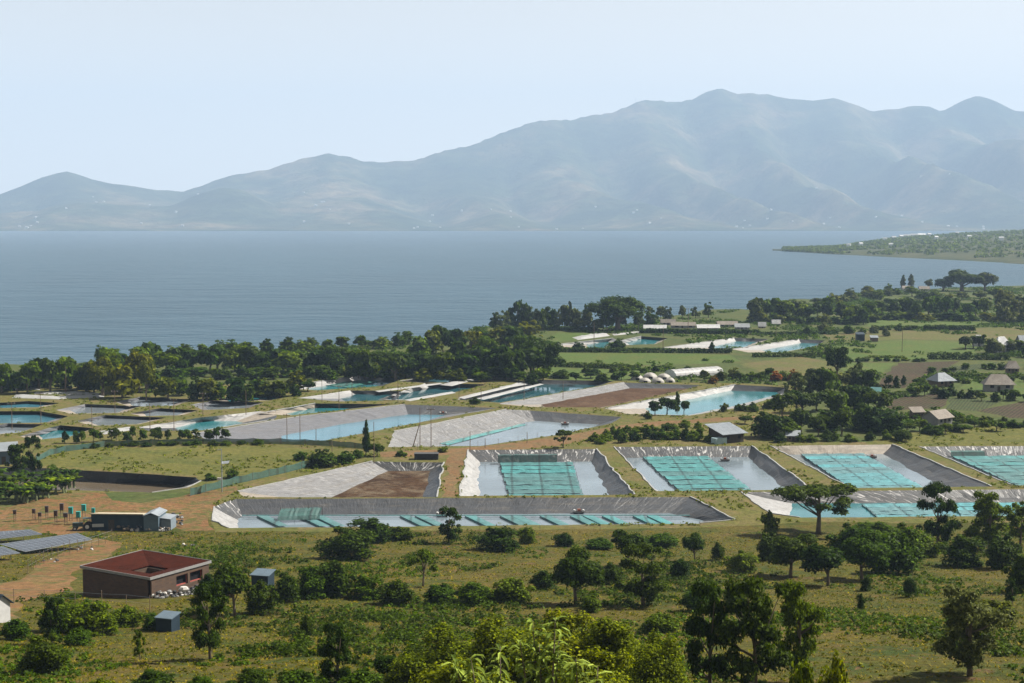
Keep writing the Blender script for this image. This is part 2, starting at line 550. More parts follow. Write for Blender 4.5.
PONDS = [
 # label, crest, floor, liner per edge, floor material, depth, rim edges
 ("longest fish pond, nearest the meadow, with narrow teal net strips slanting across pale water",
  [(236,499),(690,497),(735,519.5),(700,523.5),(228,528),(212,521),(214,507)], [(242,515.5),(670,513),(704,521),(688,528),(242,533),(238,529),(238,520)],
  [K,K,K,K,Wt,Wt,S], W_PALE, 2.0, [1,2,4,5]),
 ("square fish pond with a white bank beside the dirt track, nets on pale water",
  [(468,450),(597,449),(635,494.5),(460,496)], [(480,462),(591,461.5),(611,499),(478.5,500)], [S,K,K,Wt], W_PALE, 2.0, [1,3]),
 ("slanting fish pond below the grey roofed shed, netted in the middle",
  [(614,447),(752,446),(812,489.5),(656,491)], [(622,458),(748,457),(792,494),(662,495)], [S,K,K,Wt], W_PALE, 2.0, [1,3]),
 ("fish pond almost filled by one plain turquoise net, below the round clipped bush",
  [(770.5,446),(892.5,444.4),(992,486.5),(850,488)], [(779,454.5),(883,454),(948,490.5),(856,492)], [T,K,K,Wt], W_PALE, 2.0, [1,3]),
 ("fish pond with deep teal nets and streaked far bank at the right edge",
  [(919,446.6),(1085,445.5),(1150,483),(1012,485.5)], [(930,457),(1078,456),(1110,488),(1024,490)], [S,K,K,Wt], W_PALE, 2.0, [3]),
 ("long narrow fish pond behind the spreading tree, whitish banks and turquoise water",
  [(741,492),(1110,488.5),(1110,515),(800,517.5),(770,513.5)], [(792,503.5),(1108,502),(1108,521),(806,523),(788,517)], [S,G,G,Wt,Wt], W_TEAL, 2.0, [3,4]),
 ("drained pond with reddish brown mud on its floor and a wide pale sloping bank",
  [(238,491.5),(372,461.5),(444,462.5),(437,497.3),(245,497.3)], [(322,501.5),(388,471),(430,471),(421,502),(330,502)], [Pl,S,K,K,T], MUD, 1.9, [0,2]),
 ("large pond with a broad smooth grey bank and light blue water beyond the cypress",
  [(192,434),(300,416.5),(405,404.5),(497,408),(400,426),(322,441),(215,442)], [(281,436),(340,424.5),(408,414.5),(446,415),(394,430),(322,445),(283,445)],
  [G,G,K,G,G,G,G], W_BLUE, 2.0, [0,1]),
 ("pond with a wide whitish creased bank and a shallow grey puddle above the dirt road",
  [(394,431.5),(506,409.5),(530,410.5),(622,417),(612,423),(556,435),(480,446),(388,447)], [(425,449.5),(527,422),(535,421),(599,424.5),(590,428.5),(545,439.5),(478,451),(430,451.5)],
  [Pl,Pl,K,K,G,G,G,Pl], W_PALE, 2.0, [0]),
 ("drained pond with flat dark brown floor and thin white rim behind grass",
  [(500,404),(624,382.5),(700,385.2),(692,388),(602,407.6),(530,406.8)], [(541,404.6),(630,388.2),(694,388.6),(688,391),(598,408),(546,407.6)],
  [Pl,ShBk,K,T,T,T], MUDTAN, 1.0, [0]),
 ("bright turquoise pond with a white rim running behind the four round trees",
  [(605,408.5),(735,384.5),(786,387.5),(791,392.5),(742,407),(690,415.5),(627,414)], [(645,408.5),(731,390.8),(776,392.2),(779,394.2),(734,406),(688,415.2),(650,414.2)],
  [Wt,ShBk,K,Wt,Wt,T,T], W_TEAL, 1.8, [0]),
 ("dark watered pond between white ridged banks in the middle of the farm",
  [(378,399.6),(425,383.2),(486,384.2),(449,393.8),(412,400.2)], [(388,398.8),(430,387),(478,387.8),(442,394.6),(406,399.8)], [Wt,ShBk,T,Wt,Wt], W_DARK, 1.5, [3]),
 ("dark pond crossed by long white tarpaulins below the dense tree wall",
  [(455,399.5),(530,379.5),(614,381),(600,385.6),(500,402.6)], [(471,400),(533,384.2),(602,384.8),(590,388),(502,403.2)], [Wt,ShBk,K,Wt,Wt], W_DARK, 1.5, []),
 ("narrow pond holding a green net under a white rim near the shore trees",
  [(275,388),(360,375.5),(409,377),(382,386),(318,390.2)], [(306,389),(361,380),(399,380.6),(374,386.8),(322,390.6)], [Wt,ShBk,K,T,T], W_TEAL, 1.5, [0]),
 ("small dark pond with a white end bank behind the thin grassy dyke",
  [(298,398),(350,390.5),(401,391),(395,400.2),(340,401.4)], [(340,398.8),(356,394.2),(394,394.8),(391,400.6),(346,401.4)], [Wt,ShBk,K,G,G], W_DARK, 1.3, []),
 ("small teal pond with a shaded black far bank directly behind the broad grey bank",
  [(258,413.6),(315,403.4),(392,404.2),(336,410.6),(290,415.4)], [(286,413.8),(318,407.4),(352,408),(336,411.4),(296,415.6)], [T,ShBk,K,T,T], W_TEAL, 1.5, [0]),
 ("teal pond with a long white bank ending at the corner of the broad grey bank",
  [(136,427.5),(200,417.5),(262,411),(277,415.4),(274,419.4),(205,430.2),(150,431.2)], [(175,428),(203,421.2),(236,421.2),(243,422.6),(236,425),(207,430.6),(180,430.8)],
  [Wt,Wt,T,K,Wt,ShBk,ShBk], W_TEAL, 1.6, [4]),
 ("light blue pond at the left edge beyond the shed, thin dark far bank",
  [(-70,411),(40,411.2),(68,416.2),(50,422.3),(-70,425)], [(-68,413.2),(40,413.4),(62,417),(46,422.4),(-68,425)], [ShBk,K,G,G,G], W_BLUE, 1.2, []),
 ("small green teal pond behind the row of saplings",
  [(20,436),(60,425.2),(95,428.2),(70,436.6),(30,440.5)], [(39,435.4),(64,428),(89,429.6),(68,437),(42,439.6)], [G,ShBk,T,T,T], W_TEAL, 1.4, []),
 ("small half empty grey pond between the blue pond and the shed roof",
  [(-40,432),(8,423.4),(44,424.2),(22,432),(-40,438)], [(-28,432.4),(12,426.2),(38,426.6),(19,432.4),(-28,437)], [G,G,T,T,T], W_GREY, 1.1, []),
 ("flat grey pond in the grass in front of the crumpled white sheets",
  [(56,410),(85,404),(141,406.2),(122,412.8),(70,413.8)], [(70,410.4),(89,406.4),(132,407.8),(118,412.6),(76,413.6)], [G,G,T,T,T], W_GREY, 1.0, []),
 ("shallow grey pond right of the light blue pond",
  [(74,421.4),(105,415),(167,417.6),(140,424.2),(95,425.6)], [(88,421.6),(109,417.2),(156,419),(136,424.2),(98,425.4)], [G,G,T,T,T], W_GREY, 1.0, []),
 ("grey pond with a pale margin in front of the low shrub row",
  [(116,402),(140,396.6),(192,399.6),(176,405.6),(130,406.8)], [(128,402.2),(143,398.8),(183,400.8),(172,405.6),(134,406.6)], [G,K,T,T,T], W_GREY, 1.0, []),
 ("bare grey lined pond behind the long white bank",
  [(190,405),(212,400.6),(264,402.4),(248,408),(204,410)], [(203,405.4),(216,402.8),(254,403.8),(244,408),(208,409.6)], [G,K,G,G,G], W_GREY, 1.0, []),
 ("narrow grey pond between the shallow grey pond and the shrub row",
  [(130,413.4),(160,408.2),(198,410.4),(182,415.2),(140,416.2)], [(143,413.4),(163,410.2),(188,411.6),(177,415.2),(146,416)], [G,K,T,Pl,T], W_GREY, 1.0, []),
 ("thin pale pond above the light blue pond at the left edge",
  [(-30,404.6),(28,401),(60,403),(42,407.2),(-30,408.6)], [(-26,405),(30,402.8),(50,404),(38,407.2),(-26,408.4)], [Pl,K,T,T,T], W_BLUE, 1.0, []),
 ("dark pond closest to the tree wall, beside the pile of creased white sheets",
  [(398,381.4),(446,374.6),(502,376),(474,381.2),(424,383)], [(416,381.6),(449,377.4),(490,378),(468,381.2),(428,382.8)], [Wt,ShBk,K,Pl,T], W_DARK, 1.3, [0]),
 ("slim green teal pond between two thin dykes in the middle left",
  [(212,399.8),(250,394.6),(292,396),(270,400.4),(226,401.6)], [(224,399.8),(253,396.8),(282,397.6),(265,400.4),(230,401.4)], [Pl,K,T,T,T], W_TEAL, 1.1, []),
 ("long pond in deep shade behind the banana plants, glossy dark water",
  [(-70,464.5),(58,468.6),(196,477.4),(201,481),(187,487.6),(152,492.6),(74,490),(-70,486)], [(-68,477),(60,480.5),(180,484.6),(185,485.4),(178,489.6),(150,494.6),(74,492.6),(-68,489)],
  [ShBk,ShBk,K,Wt,Wt,K,K,K], W_MUD, 2.6, [3,4]),
 ("far turquoise pond with a white rim nearest the casuarina row",
  [(550,345.2),(613,338.2),(617,340.4),(604,348),(570,348.6)], [(586,344.8),(608,341.4),(611,343),(603,348.2),(589,348.4)], [Wt,Wt,T,T,T], W_TEAL, 1.6, [0]),
 ("far dark teal pond with a short white bank behind the trimmed hedge",
  [(618,341.5),(641,336.2),(668,338.2),(656,344),(622,345.2)], [(626,342.6),(643,338.8),(661,340.2),(653,344.2),(630,345.2)], [Wt,ShBk,T,T,Wt], W_TEAL, 1.5, [0]),
 ("far turquoise pond under a long thick white bank, in the middle of three",
  [(664,347.6),(734,337.8),(769,339),(748,347.2),(690,349.4)], [(708,347.8),(736,341.4),(757,342),(744,347.2),(716,349)], [Wt,ShBk,T,T,T], W_TEAL, 1.6, [0]),
 ("far turquoise pond with the brightest white bank, end of the row towards the green fields",
  [(732,349.2),(799,339.2),(825,340.4),(815,346.6),(784,352),(748,352.4)], [(762,350.4),(801,343),(820,343.6),(812,346.8),(783,352.2),(768,352)], [Wt,ShBk,K,T,T,T], W_TEAL, 1.6, [0]),
]
def lerp(a, b, t):
    return a + (b - a) * t
M_RIM = plain("white_rim_strip", (.25, .247, .24), .6, .15, 1.0, .3)
POND_WORLD = []
HOLES = []
rng = random.Random(5)
for label, crest, floor, edges, fm, depth, rims in PONDS:
    c3 = [at(*p, 0.0) for p in crest]
    f3 = [at(*p, -depth) for p in floor]
    n = len(c3)
    root = thing("fish_pond", label, "pond", (sum((p.x for p in c3)) / n, sum((p.y for p in c3)) / n, 0), "lined fish ponds of the farm")
    O = Vector(root.location)
    lm, hole, fl, crest_line = MB(), [], [], {}
    for i in range(n):
        a, b, c, d = c3[i], c3[(i + 1) % n], f3[i], f3[(i + 1) % n]
        Ln = (b - a).length
        seg = max(2, min(40, int(Ln / 2.5)))
        for k in range(seg):
            t0, t1 = k / seg, (k + 1) / seg
            def wob(t, amp, sd):
                if t in (0.0, 1.0): return 0.0
                return (mn.noise(Vector(((a.x + t * Ln) * .13, a.y + sd, sd))) + .45 * mn.noise(Vector(((a.x + t * Ln) * .5, a.y + sd, sd)))) * amp * min(1, 5 * t, 5 * (1 - t))
            nrm = Vector((-(b - a).y, (b - a).x, 0)).normalized()
            q = []
            for t_ in (t0, t1):
                pc = lerp(a, b, t_) + nrm * wob(t_, .6, 1.0)
                pf = lerp(c, d, t_) + nrm * wob(t_, .8, 5.0)
                pm = lerp(pc, pf, .5) + Vector((0, 0, wob(t_, .5, 9.0) - .12))
                q.append((pc, pm, pf))
            h = (q[0][0] - q[0][2]).length
            for z in (0, 1):
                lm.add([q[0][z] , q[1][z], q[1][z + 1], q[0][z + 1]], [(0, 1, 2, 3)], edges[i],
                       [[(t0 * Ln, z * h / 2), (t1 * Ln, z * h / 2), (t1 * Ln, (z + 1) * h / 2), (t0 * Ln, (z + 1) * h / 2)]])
            hole.append(q[0][0]); fl.append(q[0][2]); crest_line.setdefault(i, []).append(q[0][0]); last_c = q[1][0]
        crest_line[i].append(last_c)
    used = sorted(set(edges))
    lm.m = [used.index(k) for k in lm.m]
    lm.obj("liner", [LINERS[k] for k in used], root, O)
    fb = MB()
    cen = sum(fl, Vector((0, 0, 0))) / len(fl)
    fb.add([tuple(p) for p in fl], [tuple(range(len(fl)))])
    fo = fb.obj("mud_floor" if fm in (MUD, MUDTAN) else "pond_water", fm, root, O)
    for i in rims:
        a, b = c3[i], c3[(i + 1) % n]
        nrm = Vector((-(b - a).y, (b - a).x, 0)).normalized()
        r = MB()
        seg = max(3, int((b - a).length / 2.5))
        wd = .05 + .0003 * a.y
        pts = [p + nrm * rng.uniform(-.12, .12) + Vector((0, 0, .04 + .10 * rng.random())) for p in crest_line[i]]
        seg = len(pts) - 1
        for k in range(seg):
            d = (pts[k + 1] - pts[k])
            r.frame_box(pts[k] - nrm * wd - Vector((0, 0, .12)), d, nrm * 2 * wd, (0, 0, .2))
        r.obj("rim_strip", M_RIM, root, O)
    POND_WORLD.append(root)
    HOLES.append([(p.x, p.y) for p in hole])

# ------------------------------------------------------------------ the ground: one triangulated sheet, cut by ponds and parted into surfaces
rj = random.Random(11)
def gpoly(pix, step=5.0, jit=.9):
    """picture outline -> wandering outline on the ground"""
    w = [at(*p) for p in pix]
    out = []
    for i in range(len(w)):
        a, b = w[i], w[(i + 1) % len(w)]
        L = (b - a).length
        stp = step * max(1, a.y / 300)
        k = max(1, int(L / stp))
        for j in range(k):
            p = lerp(a, b, j / k)
            if 0 < j:
                p = p + Vector((rj.uniform(-jit, jit), rj.uniform(-jit, jit), 0)) * max(1, a.y / 350)
            out.append((p.x, p.y))
    return out
shore_px = [(-420,358),(-200,360),(-20,363),(30,365),(62,365),(95,361),(130,357),(175,353),(240,350),(300,348),(360,345),(400,342),(450,336),(480,327),(500,325),(560,329),(600,328),(640,322),(690,314),
            (740,309),(765,311),(778,306),(800,301),(830,299.5),(850,294.5),(866,291.5),(885,290),(905,290),(930,289),(960,287.5),(1024,285.5),(1100,284),(1400,281)]
shore = [at(px, py, 0.0) for px, py in shore_px]
shore = [(p.x, p.y) for p in shore]
out_ring = [(-1100, shore[0][1])] + shore + [(2600, shore[-1][1]), (2600, -150), (-1100, -150)]
bed = [(x, y + 14 + max(0, (y - 600) * .05)) for x, y in [(-1100, shore[0][1])] + shore + [(2600, shore[-1][1])]]

lk = MB()
for (x0, y0), (x1, y1) in zip([(-7000, shore[0][1])] + shore, shore + [(7000, shore[-1][1])]):
    lk.add([(x0, y0 - 5, LAKE_Z), (x1, y1 - 5, LAKE_Z), (x1 * 4 if abs(x1) < 6000 else 13000 * (1 if x1 > 0 else -1), 10600, LAKE_Z), (x0 * 4 if abs(x0) < 6000 else 13000 * (1 if x0 > 0 else -1), 10600, LAKE_Z)], [(0, 1, 2, 3)])
tag(lk.obj("lake", mlake), "grey blue rippled lake lying between the fish farm and the far hills", "lake", kind="structure")

ZONES = [  # first match wins: name, label, material, outlines
 ("dirt_road", "orange brown dirt road running between the ponds",
  land("road_dirt", (.25, .14, .07), (.31, .185, .10), (.22, .16, .08), .05, .2, .9, .4),
  [[(380,452),(440,449.5),(500,444.5),(560,437),(612,427),(660,421),(740,416.5),(790,415),(790,417.5),(740,419.5),(660,425.5),(615,433),(560,445.5),(520,449.5),(470,450),(459,470),(456,497),(441,497),(447,470),(450,455),(380,457)]]),
 ("soil_yard", "bare reddish soil round the sheds and the brick building",
  land("red_soil", (.27, .135, .065), (.32, .175, .085), (.19, .15, .065), .06, .16, .9, .5, soil=(.13, .14, .045), soil_at=.51),
  [[(-60,505),(10,507),(60,494),(104,492),(112,500),(140,503),(178,497),(205,490.5),(236,486),(238,490),(214,503),(208,520),(215,530),(184,531),(175,527),(92,530),(62,537),(50,533),(-60,529)],
   [(95,538),(122,543),(112,556),(72,572),(74,590),(30,600),(-40,606),(-40,590),(20,580),(34,566),(62,553)],
   [(-40,606),(14,600),(22,618),(-40,624)]]),
 ("pasture", "yellow green grazed pasture between the ponds and the net fence",
  land("dry_pasture", (.18, .165, .05), (.235, .20, .07), (.13, .14, .042), .03, .12, .8, .5, soil=(.26, .19, .09), soil_at=.6),
  [[(36,455),(90,449),(200,446.5),(300,448),(322,452),(306,466),(230,478),(203,480),(196,475.5),(60,466.5),(30,466)],
   [(868,443.5),(880,438),(910,432),(960,428),(1030,421),(1300,412),(1300,446),(1086,444.5),(918,445.5),(895,443.5)]]),
 ("crop_field", "dark ploughed field between the hedges on the right",
  land("ploughed_soil", (.10, .07, .05), (.135, .09, .06), (.09, .09, .045), .05, .2, .8, .5, rows=(.5, .25, .6)),
  [[(898,363),(960,361),(948,367),(925,374),(905,388),(870,389)], [(885,400),(935,394),(948,398),(940,408),(890,410)],
   [(976,411),(1024,401),(1120,398),(1120,420),(1010,418)]]),
 ("crop_field", "dull green vegetable field beside the tan roofed houses",
  land("vegetable_rows", (.075, .10, .05), (.10, .12, .06), (.12, .115, .06), .04, .2, .8, .5, rows=(.4, .3, .65)),
  [[(950,398),(1003,401),(975,411),(945,409)], [(905,364),(960,366),(1000,362),(990,366),(960,374),(935,373)]]),
 ("grass_field", "bright green field behind the ponds with hedges on its borders",
  land("bright_field", (.105, .155, .04), (.135, .185, .055), (.16, .17, .06), .015, .09, .7, .4),
  [[(552,352.5),(700,353.5),(730,355),(742,361),(700,364),(620,365),(548,363)],
   [(548,367),(640,371),(652,379),(590,381.5),(545,378)],
   [(832,345),(900,340),(985,342),(975,353),(950,360),(838,361)], [(840,363.5),(896,363),(868,380),(842,382)],
   [(868,320),(985,317),(990,324),(960,327),(870,327)], [(560,332),(605,334),(590,337),(548,343)], [(965,380),(1120,374),(1120,395),(1010,398),(960,388)]]),
 ("dry_grass_field", "pale olive grazing land among the hedges",
  land("olive_field", (.15, .15, .055), (.18, .17, .065), (.20, .155, .075), .02, .08, .6, .4),
  [[(820,333),(900,329),(1020,327),(1120,325),(1120,338),(985,341),(900,339),(835,344)], [(800,356),(838,364),(838,378),(800,376),(760,372),(740,364)]]),
 ("pond_bank", "grassy dykes and banks round the fish ponds",
  land("bank_grass", (.15, .155, .048), (.20, .175, .06), (.235, .175, .085), .05, .16, .9, .5),
  [[(-80,386),(120,387),(250,384),(400,374),(545,377),(560,382),(622,381),(705,383),(735,383),(800,386),(800,412),(760,418),(760,440),(905,443),(1100,443),(1200,446),(1200,520),(1000,523),(800,522),(738,526),(600,529),(215,532),(205,500),(196,488),(60,494),(-80,494)]]),
 ("ground", "low green land with scrub between the fields",
  land("scrub_land", (.085, .115, .038), (.125, .145, .05), (.15, .14, .06), .02, .06, .5, .5),
  [[(-900,281.5),(1900,281.5),(1900,480),(1100,523),(-120,523),(-900,480)]]),
 ("meadow", "dry brownish meadow sloping up to the viewer, dotted with scrub",
  land("dry_meadow", (.136, .120, .022), (.176, .134, .031), (.068, .094, .017), .05, .13, 1.1, .9, soil=(.19, .112, .052), soil_at=.56), None),
]
verts, edges_, zones = [], [], []
def ring(pts):
    o = len(verts)
    verts.extend(pts)
    edges_.extend((o + i, o + (i + 1) % len(pts)) for i in range(len(pts)))
ring([p for p in out_ring])
o = len(verts); verts.extend(bed)
edges_.extend((o + i, o + i + 1) for i in range(len(bed) - 1))
edges_.append((0, o)); edges_.append((len(bed) - 1, o + len(bed) - 1))
for h in HOLES:
    ring(h)
for zn in ZONES:
    polys = []
    if zn[3]:
        for pix in zn[3]:
            if zn[0] == "ground":
                pl = [(p.x, p.y) for p in (at(a, b, 0.0) for a, b in pix)]
                pl[0] = (-1200, 5000); pl[1] = (3000, 5000)
                if True:
                    pl = [(-1200, 5000), (3000, 5000), (3000, 290)] + [(x, 284 + rj.uniform(-3, 3)) for x in range(320, -330, -9)] + [(-1200, 290)]
                    polys.append(pl)
                    ring(pl[2:])       # open line is enough, closed far away
                    continue
            pl = gpoly(pix)
            polys.append(pl); ring(pl)
    zones.append(polys)
gr = random.Random(3)
for x in np.arange(-150, 151, 3.4):
    for y in np.arange(62, 290, 3.4):
        if abs(x) < 34 + y * .48:
            verts.append((x + gr.uniform(-.8, .8), y + gr.uniform(-.8, .8)))
for x in np.arange(-1080, 2600, 45):
    for y in np.arange(-140, 1300, 45):
        if y < 62 or y > 295 or abs(x) > 155:
            verts.append((x + gr.uniform(-9, 9), y + gr.uniform(-9, 9)))
res = delaunay_2d_cdt([Vector(v) for v in verts], edges_, [], 0, 1e-4)
V = np.array([(p.x, p.y) for p in res[0]])
Ft = np.array([tuple(f) for f in res[2] if len(f) == 3])
C = V[Ft].mean(axis=1)
ring_full = bed + [(2600, -150), (-1100, -150)]
keep = inside(ring_full, C[:, 0], C[:, 1])
for h in HOLES:
    keep &= ~inside(h, C[:, 0], C[:, 1])
Ft, C = Ft[keep], C[keep]
on_land = inside(out_ring, V[:, 0] * .9999, V[:, 1] - .05)
Z = np.array([gz(x, y) if y < 280 else 0.0 for x, y in V])
lim = np.array(bed)
for i, (x, y) in enumerate(V):
    if y > 500 and not on_land[i] and np.min(np.hypot(lim[:, 0] - x, lim[:, 1] - y)) < .5:
        Z[i] = -4.0
left_ = np.ones(len(Ft), bool)
ZONE_FACES = {}
for zn, polys in zip(ZONES, zones):
    sel = np.zeros(len(Ft), bool)
    if zn[3] is None:
        sel = left_.copy()
    else:
        for pl in polys:
            sel |= inside(pl, C[:, 0], C[:, 1])
        sel &= left_
    left_ &= ~sel
    if not sel.any():
        continue
    fs = Ft[sel]
    ids, inv = np.unique(fs, return_inverse=True)
    m = MB()
    m.add([(V[i, 0], V[i, 1], Z[i]) for i in ids], [tuple(int(k) for k in f) for f in inv.reshape(-1, 3)])
    ob = m.obj(zn[0], zn[2])
    if zn[0] == "meadow":
        ob.data.polygons.foreach_set("use_smooth", [True] * len(ob.data.polygons))
    tag(ob, zn[1], zn[0].replace("_", " "), kind="structure")
# ------------------------------------------------------------------ plants
FOL = {
 "dark": foliage("dark_leaves", (.014, .028, .010), (.058, .092, .026)),
 "mid": foliage("green_leaves", (.026, .050, .012), (.105, .160, .036)),
 "olive": foliage("olive_leaves", (.04, .055, .018), (.13, .145, .045)),
 "bright": foliage("fresh_leaves", (.045, .085, .015), (.14, .20, .04)),
 "yellow": foliage("yellow_green_leaves", (.040, .065, .010), (.27, .30, .032), .45),
 "grey": foliage("grey_green_leaves", (.04, .055, .035), (.12, .14, .09)),
 "bank": foliage("dyke_weed_leaves", (.10, .12, .035), (.23, .24, .075)),
 "pale": foliage("pale_long_leaves", (.09, .13, .05), (.34, .40, .22), .3),
 "rust": foliage("dry_reddish_leaves", (.10, .05, .025), (.24, .13, .06)),
}
def leaf_mesh(name, mat, pts, nrms, size, rg, aspect=1.5, tint=None):
    """many small bent leaf faces: pts centres, nrms outward directions"""
    n = len(pts)
    rnd = rg.normal(size=(n, 3))
    nr = nrms * .9 + rnd * .55 + np.array([0, 0, .45])
    nr /= np.linalg.norm(nr, axis=1)[:, None] + 1e-9
    a = np.cross(nr, rg.normal(size=(n, 3)))
    a /= np.linalg.norm(a, axis=1)[:, None] + 1e-9
    b = np.cross(nr, a)
    s = size * rg.uniform(.6, 1.35, n)[:, None]
    a, b = a * s * aspect * .5, b * s * .5
    fold = nr * s * .22
    v = np.stack([pts - a, pts - b * .9 + fold, pts + a, pts + b * .9 + fold], axis=1).reshape(-1, 3)
    me = bpy.data.meshes.new(name)
    me.vertices.add(4 * n)
    me.vertices.foreach_set("co", v.astype(np.float32).ravel())
    me.loops.add(4 * n)
    me.loops.foreach_set("vertex_index", np.arange(4 * n, dtype=np.int32))
    me.polygons.add(n)
    me.polygons.foreach_set("loop_start", np.arange(0, 4 * n, 4, dtype=np.int32))
    me.polygons.foreach_set("loop_total", np.full(n, 4, np.int32))
    at_ = me.attributes.new("tint", 'FLOAT', 'FACE')
    tv = rg.beta(1.6, 2.2, n) if tint is None else tint
    at_.data.foreach_set("value", tv.astype(np.float32))
    me.materials.append(mat)
    me.update(calc_edges=True)
    return me

def lobe_points(lobes, n, rg, shell=.55):
    """points spread through the outer part of several uneven lobes, with gaps"""
    vol = np.array([l[3] * l[4] * l[5] for l in lobes]) ** .67
    cnt = rg.multinomial(n, vol / vol.sum())
    P, N = [], []
    for l, k in zip(lobes, cnt):
        d = rg.normal(size=(k, 3))
        d /= np.linalg.norm(d, axis=1)[:, None]
        d[:, 2] = np.where(d[:, 2] < -.45, -d[:, 2] * .6, d[:, 2])
        r = 1 - shell * rg.random(k) ** 1.7
        ph = rg.uniform(0, 6.28, 6)
        az, elv = np.arctan2(d[:, 1], d[:, 0]), d[:, 2]
        r *= 1 + .13 * np.sin(3 * az + ph[0]) * np.cos(3 * elv + ph[1]) + .10 * np.sin(6 * az + ph[2] + 4 * elv) + .07 * np.sin(11 * elv + ph[3] + 5 * az)
        P.append(np.array(l[:3]) + d * r[:, None] * np.array(l[3:6])); N.append(d)
    return np.concatenate(P), np.concatenate(N)

def shape_lobes(kind, rg):
    """lobes of a crown in a box one unit wide and one unit high, foot at the origin; also limb tips"""
    L = []
    if kind == "bush":
        for k in range(8):
            a = rg.uniform(0, 6.28); r = rg.uniform(.1, .30)
            s = rg.uniform(.15, .27)
            L.append((r * math.cos(a), r * math.sin(a), rg.uniform(.22, .66), s, s, s * 1.15))
        for k in range(7):
            a = rg.uniform(0, 6.28); r = rg.uniform(.28, .45)
            s = rg.uniform(.07, .15)
            L.append((r * math.cos(a), r * math.sin(a), rg.uniform(.08, .55), s, s, s * 1.2))
        for k in range(4):
            a = rg.uniform(0, 6.28); r = rg.uniform(.0, .2)
            L.append((r * math.cos(a), r * math.sin(a), rg.uniform(.7, .95), .09, .09, .13))
        L.append((0, 0, .36, .28, .28, .36))
        L.append((.05, .0, .12, .40, .40, .16))
    elif kind == "clipped":
        L += [(0, 0, .5, .46, .46, .5), (.06, .05, .55, .42, .42, .42), (0, 0, .25, .4, .4, .28)]
    elif kind == "round":
        for k in range(10):
            a = rg.uniform(0, 6.28); r = rg.uniform(.12, .34)
            s = rg.uniform(.13, .23)
            L.append((r * math.cos(a), r * math.sin(a), rg.uniform(.38, .84), s, s, s * .8))
        L.append((0, 0, .62, .27, .27, .27))
    elif kind == "dense":
        for k in range(13):
            a = rg.uniform(0, 6.28); z = rg.uniform(.14, .84)
            r = rg.uniform(.10, .36) * (1.1 - .5 * z)
            s = rg.uniform(.13, .24)
            L.append((r * math.cos(a), r * math.sin(a), z, s, s, s * .75))
        L.append((0, 0, .5, .28, .28, .36))
    elif kind == "wide":
        for k in range(14):
            a = rg.uniform(0, 6.28); r = rg.uniform(.1, .40)
            s = rg.uniform(.10, .19)
            L.append((r * math.cos(a), r * math.sin(a), .45 + .45 * (1 - (r / .45) ** 2) * rg.uniform(.5, 1), s, s, s * 1.1))
        L.append((0, 0, .5, .36, .36, .26))
    elif kind == "flat":
        for k in range(13):
            a = rg.uniform(0, 6.28); r = rg.uniform(.05, .42)
            s = rg.uniform(.10, .17)
            L.append((r * math.cos(a), r * math.sin(a), .80 - .55 * r * r + rg.uniform(-.10, .07), s, s, s * .55))
        for k in range(5):
            a = rg.uniform(0, 6.28)
            L.append((.38 * math.cos(a), .38 * math.sin(a), rg.uniform(.38, .6), .1, .1, .08))
    elif kind == "tall":
        z = .14
        while z < .96:
            w = .36 * math.sin(math.pi * min(1, (z * .8 + .18))) ** .8
            for k in range(2):
                a = rg.uniform(0, 6.28)
                L.append((w * .35 * math.cos(a), w * .35 * math.sin(a), z + rg.uniform(-.03, .03), w * .75, w * .75, .09))
            z += .085
    elif kind == "open":
        for k in range(34):
            a = rg.uniform(0, 6.28); z = rg.uniform(.16, .95)
            r = .42 * rg.random() ** .7 * (1.08 - 1.5 * (z - .42) ** 2)
            s = rg.uniform(.06, .15)
            L.append((r * math.cos(a), r * math.sin(a), z, s, s, s * .8))
    elif kind == "wispy":
        for k in range(12):
            z = rg.uniform(.25, .97); a = rg.uniform(0, 6.28)
            r = rg.uniform(0, .25) * (1.2 - z)
            L.append((r * math.cos(a), r * math.sin(a), z, .2 * (1.25 - z), .2 * (1.25 - z), .08))
    return L

def wood_mesh(name, lobes, kind, rg, thick):
    m = MB()
    tops = {"round": .42, "wide": .36, "flat": .45, "tall": .9, "open": .6, "wispy": .95, "bush": .3, "clipped": .3, "dense": .4}[kind]
    x1, y1 = rg.uniform(-.03, .03, 2)
    trunk = [(0, 0, -.03), (x1 * .5, y1 * .5, tops * .35), (x1, y1, tops * .7), (x1 * .6, y1 * 1.2, tops)]
    m.tube(trunk, [thick * 1.25, thick, thick * .8, thick * .5], 7)
    for l in lobes[:12]:
        z0 = min(tops * rg.uniform(.5, .98), max(.1, l[2] - .05))
        p0 = Vector((x1 * .8, y1 * .8, z0))
        p2 = Vector(l[:3])
        p1 = lerp(p0, p2, .5) + Vector((0, 0, -.03))
        m.tube([p0, p1, p2], [thick * .5, thick * .33, thick * .12], 5)
    me = bpy.data.meshes.new(name)
    me.from_pydata(m.v, [], m.f)
    me.materials.append(M_TRUNK)
    me.polygons.foreach_set("use_smooth", [True] * len(me.polygons))
    return me

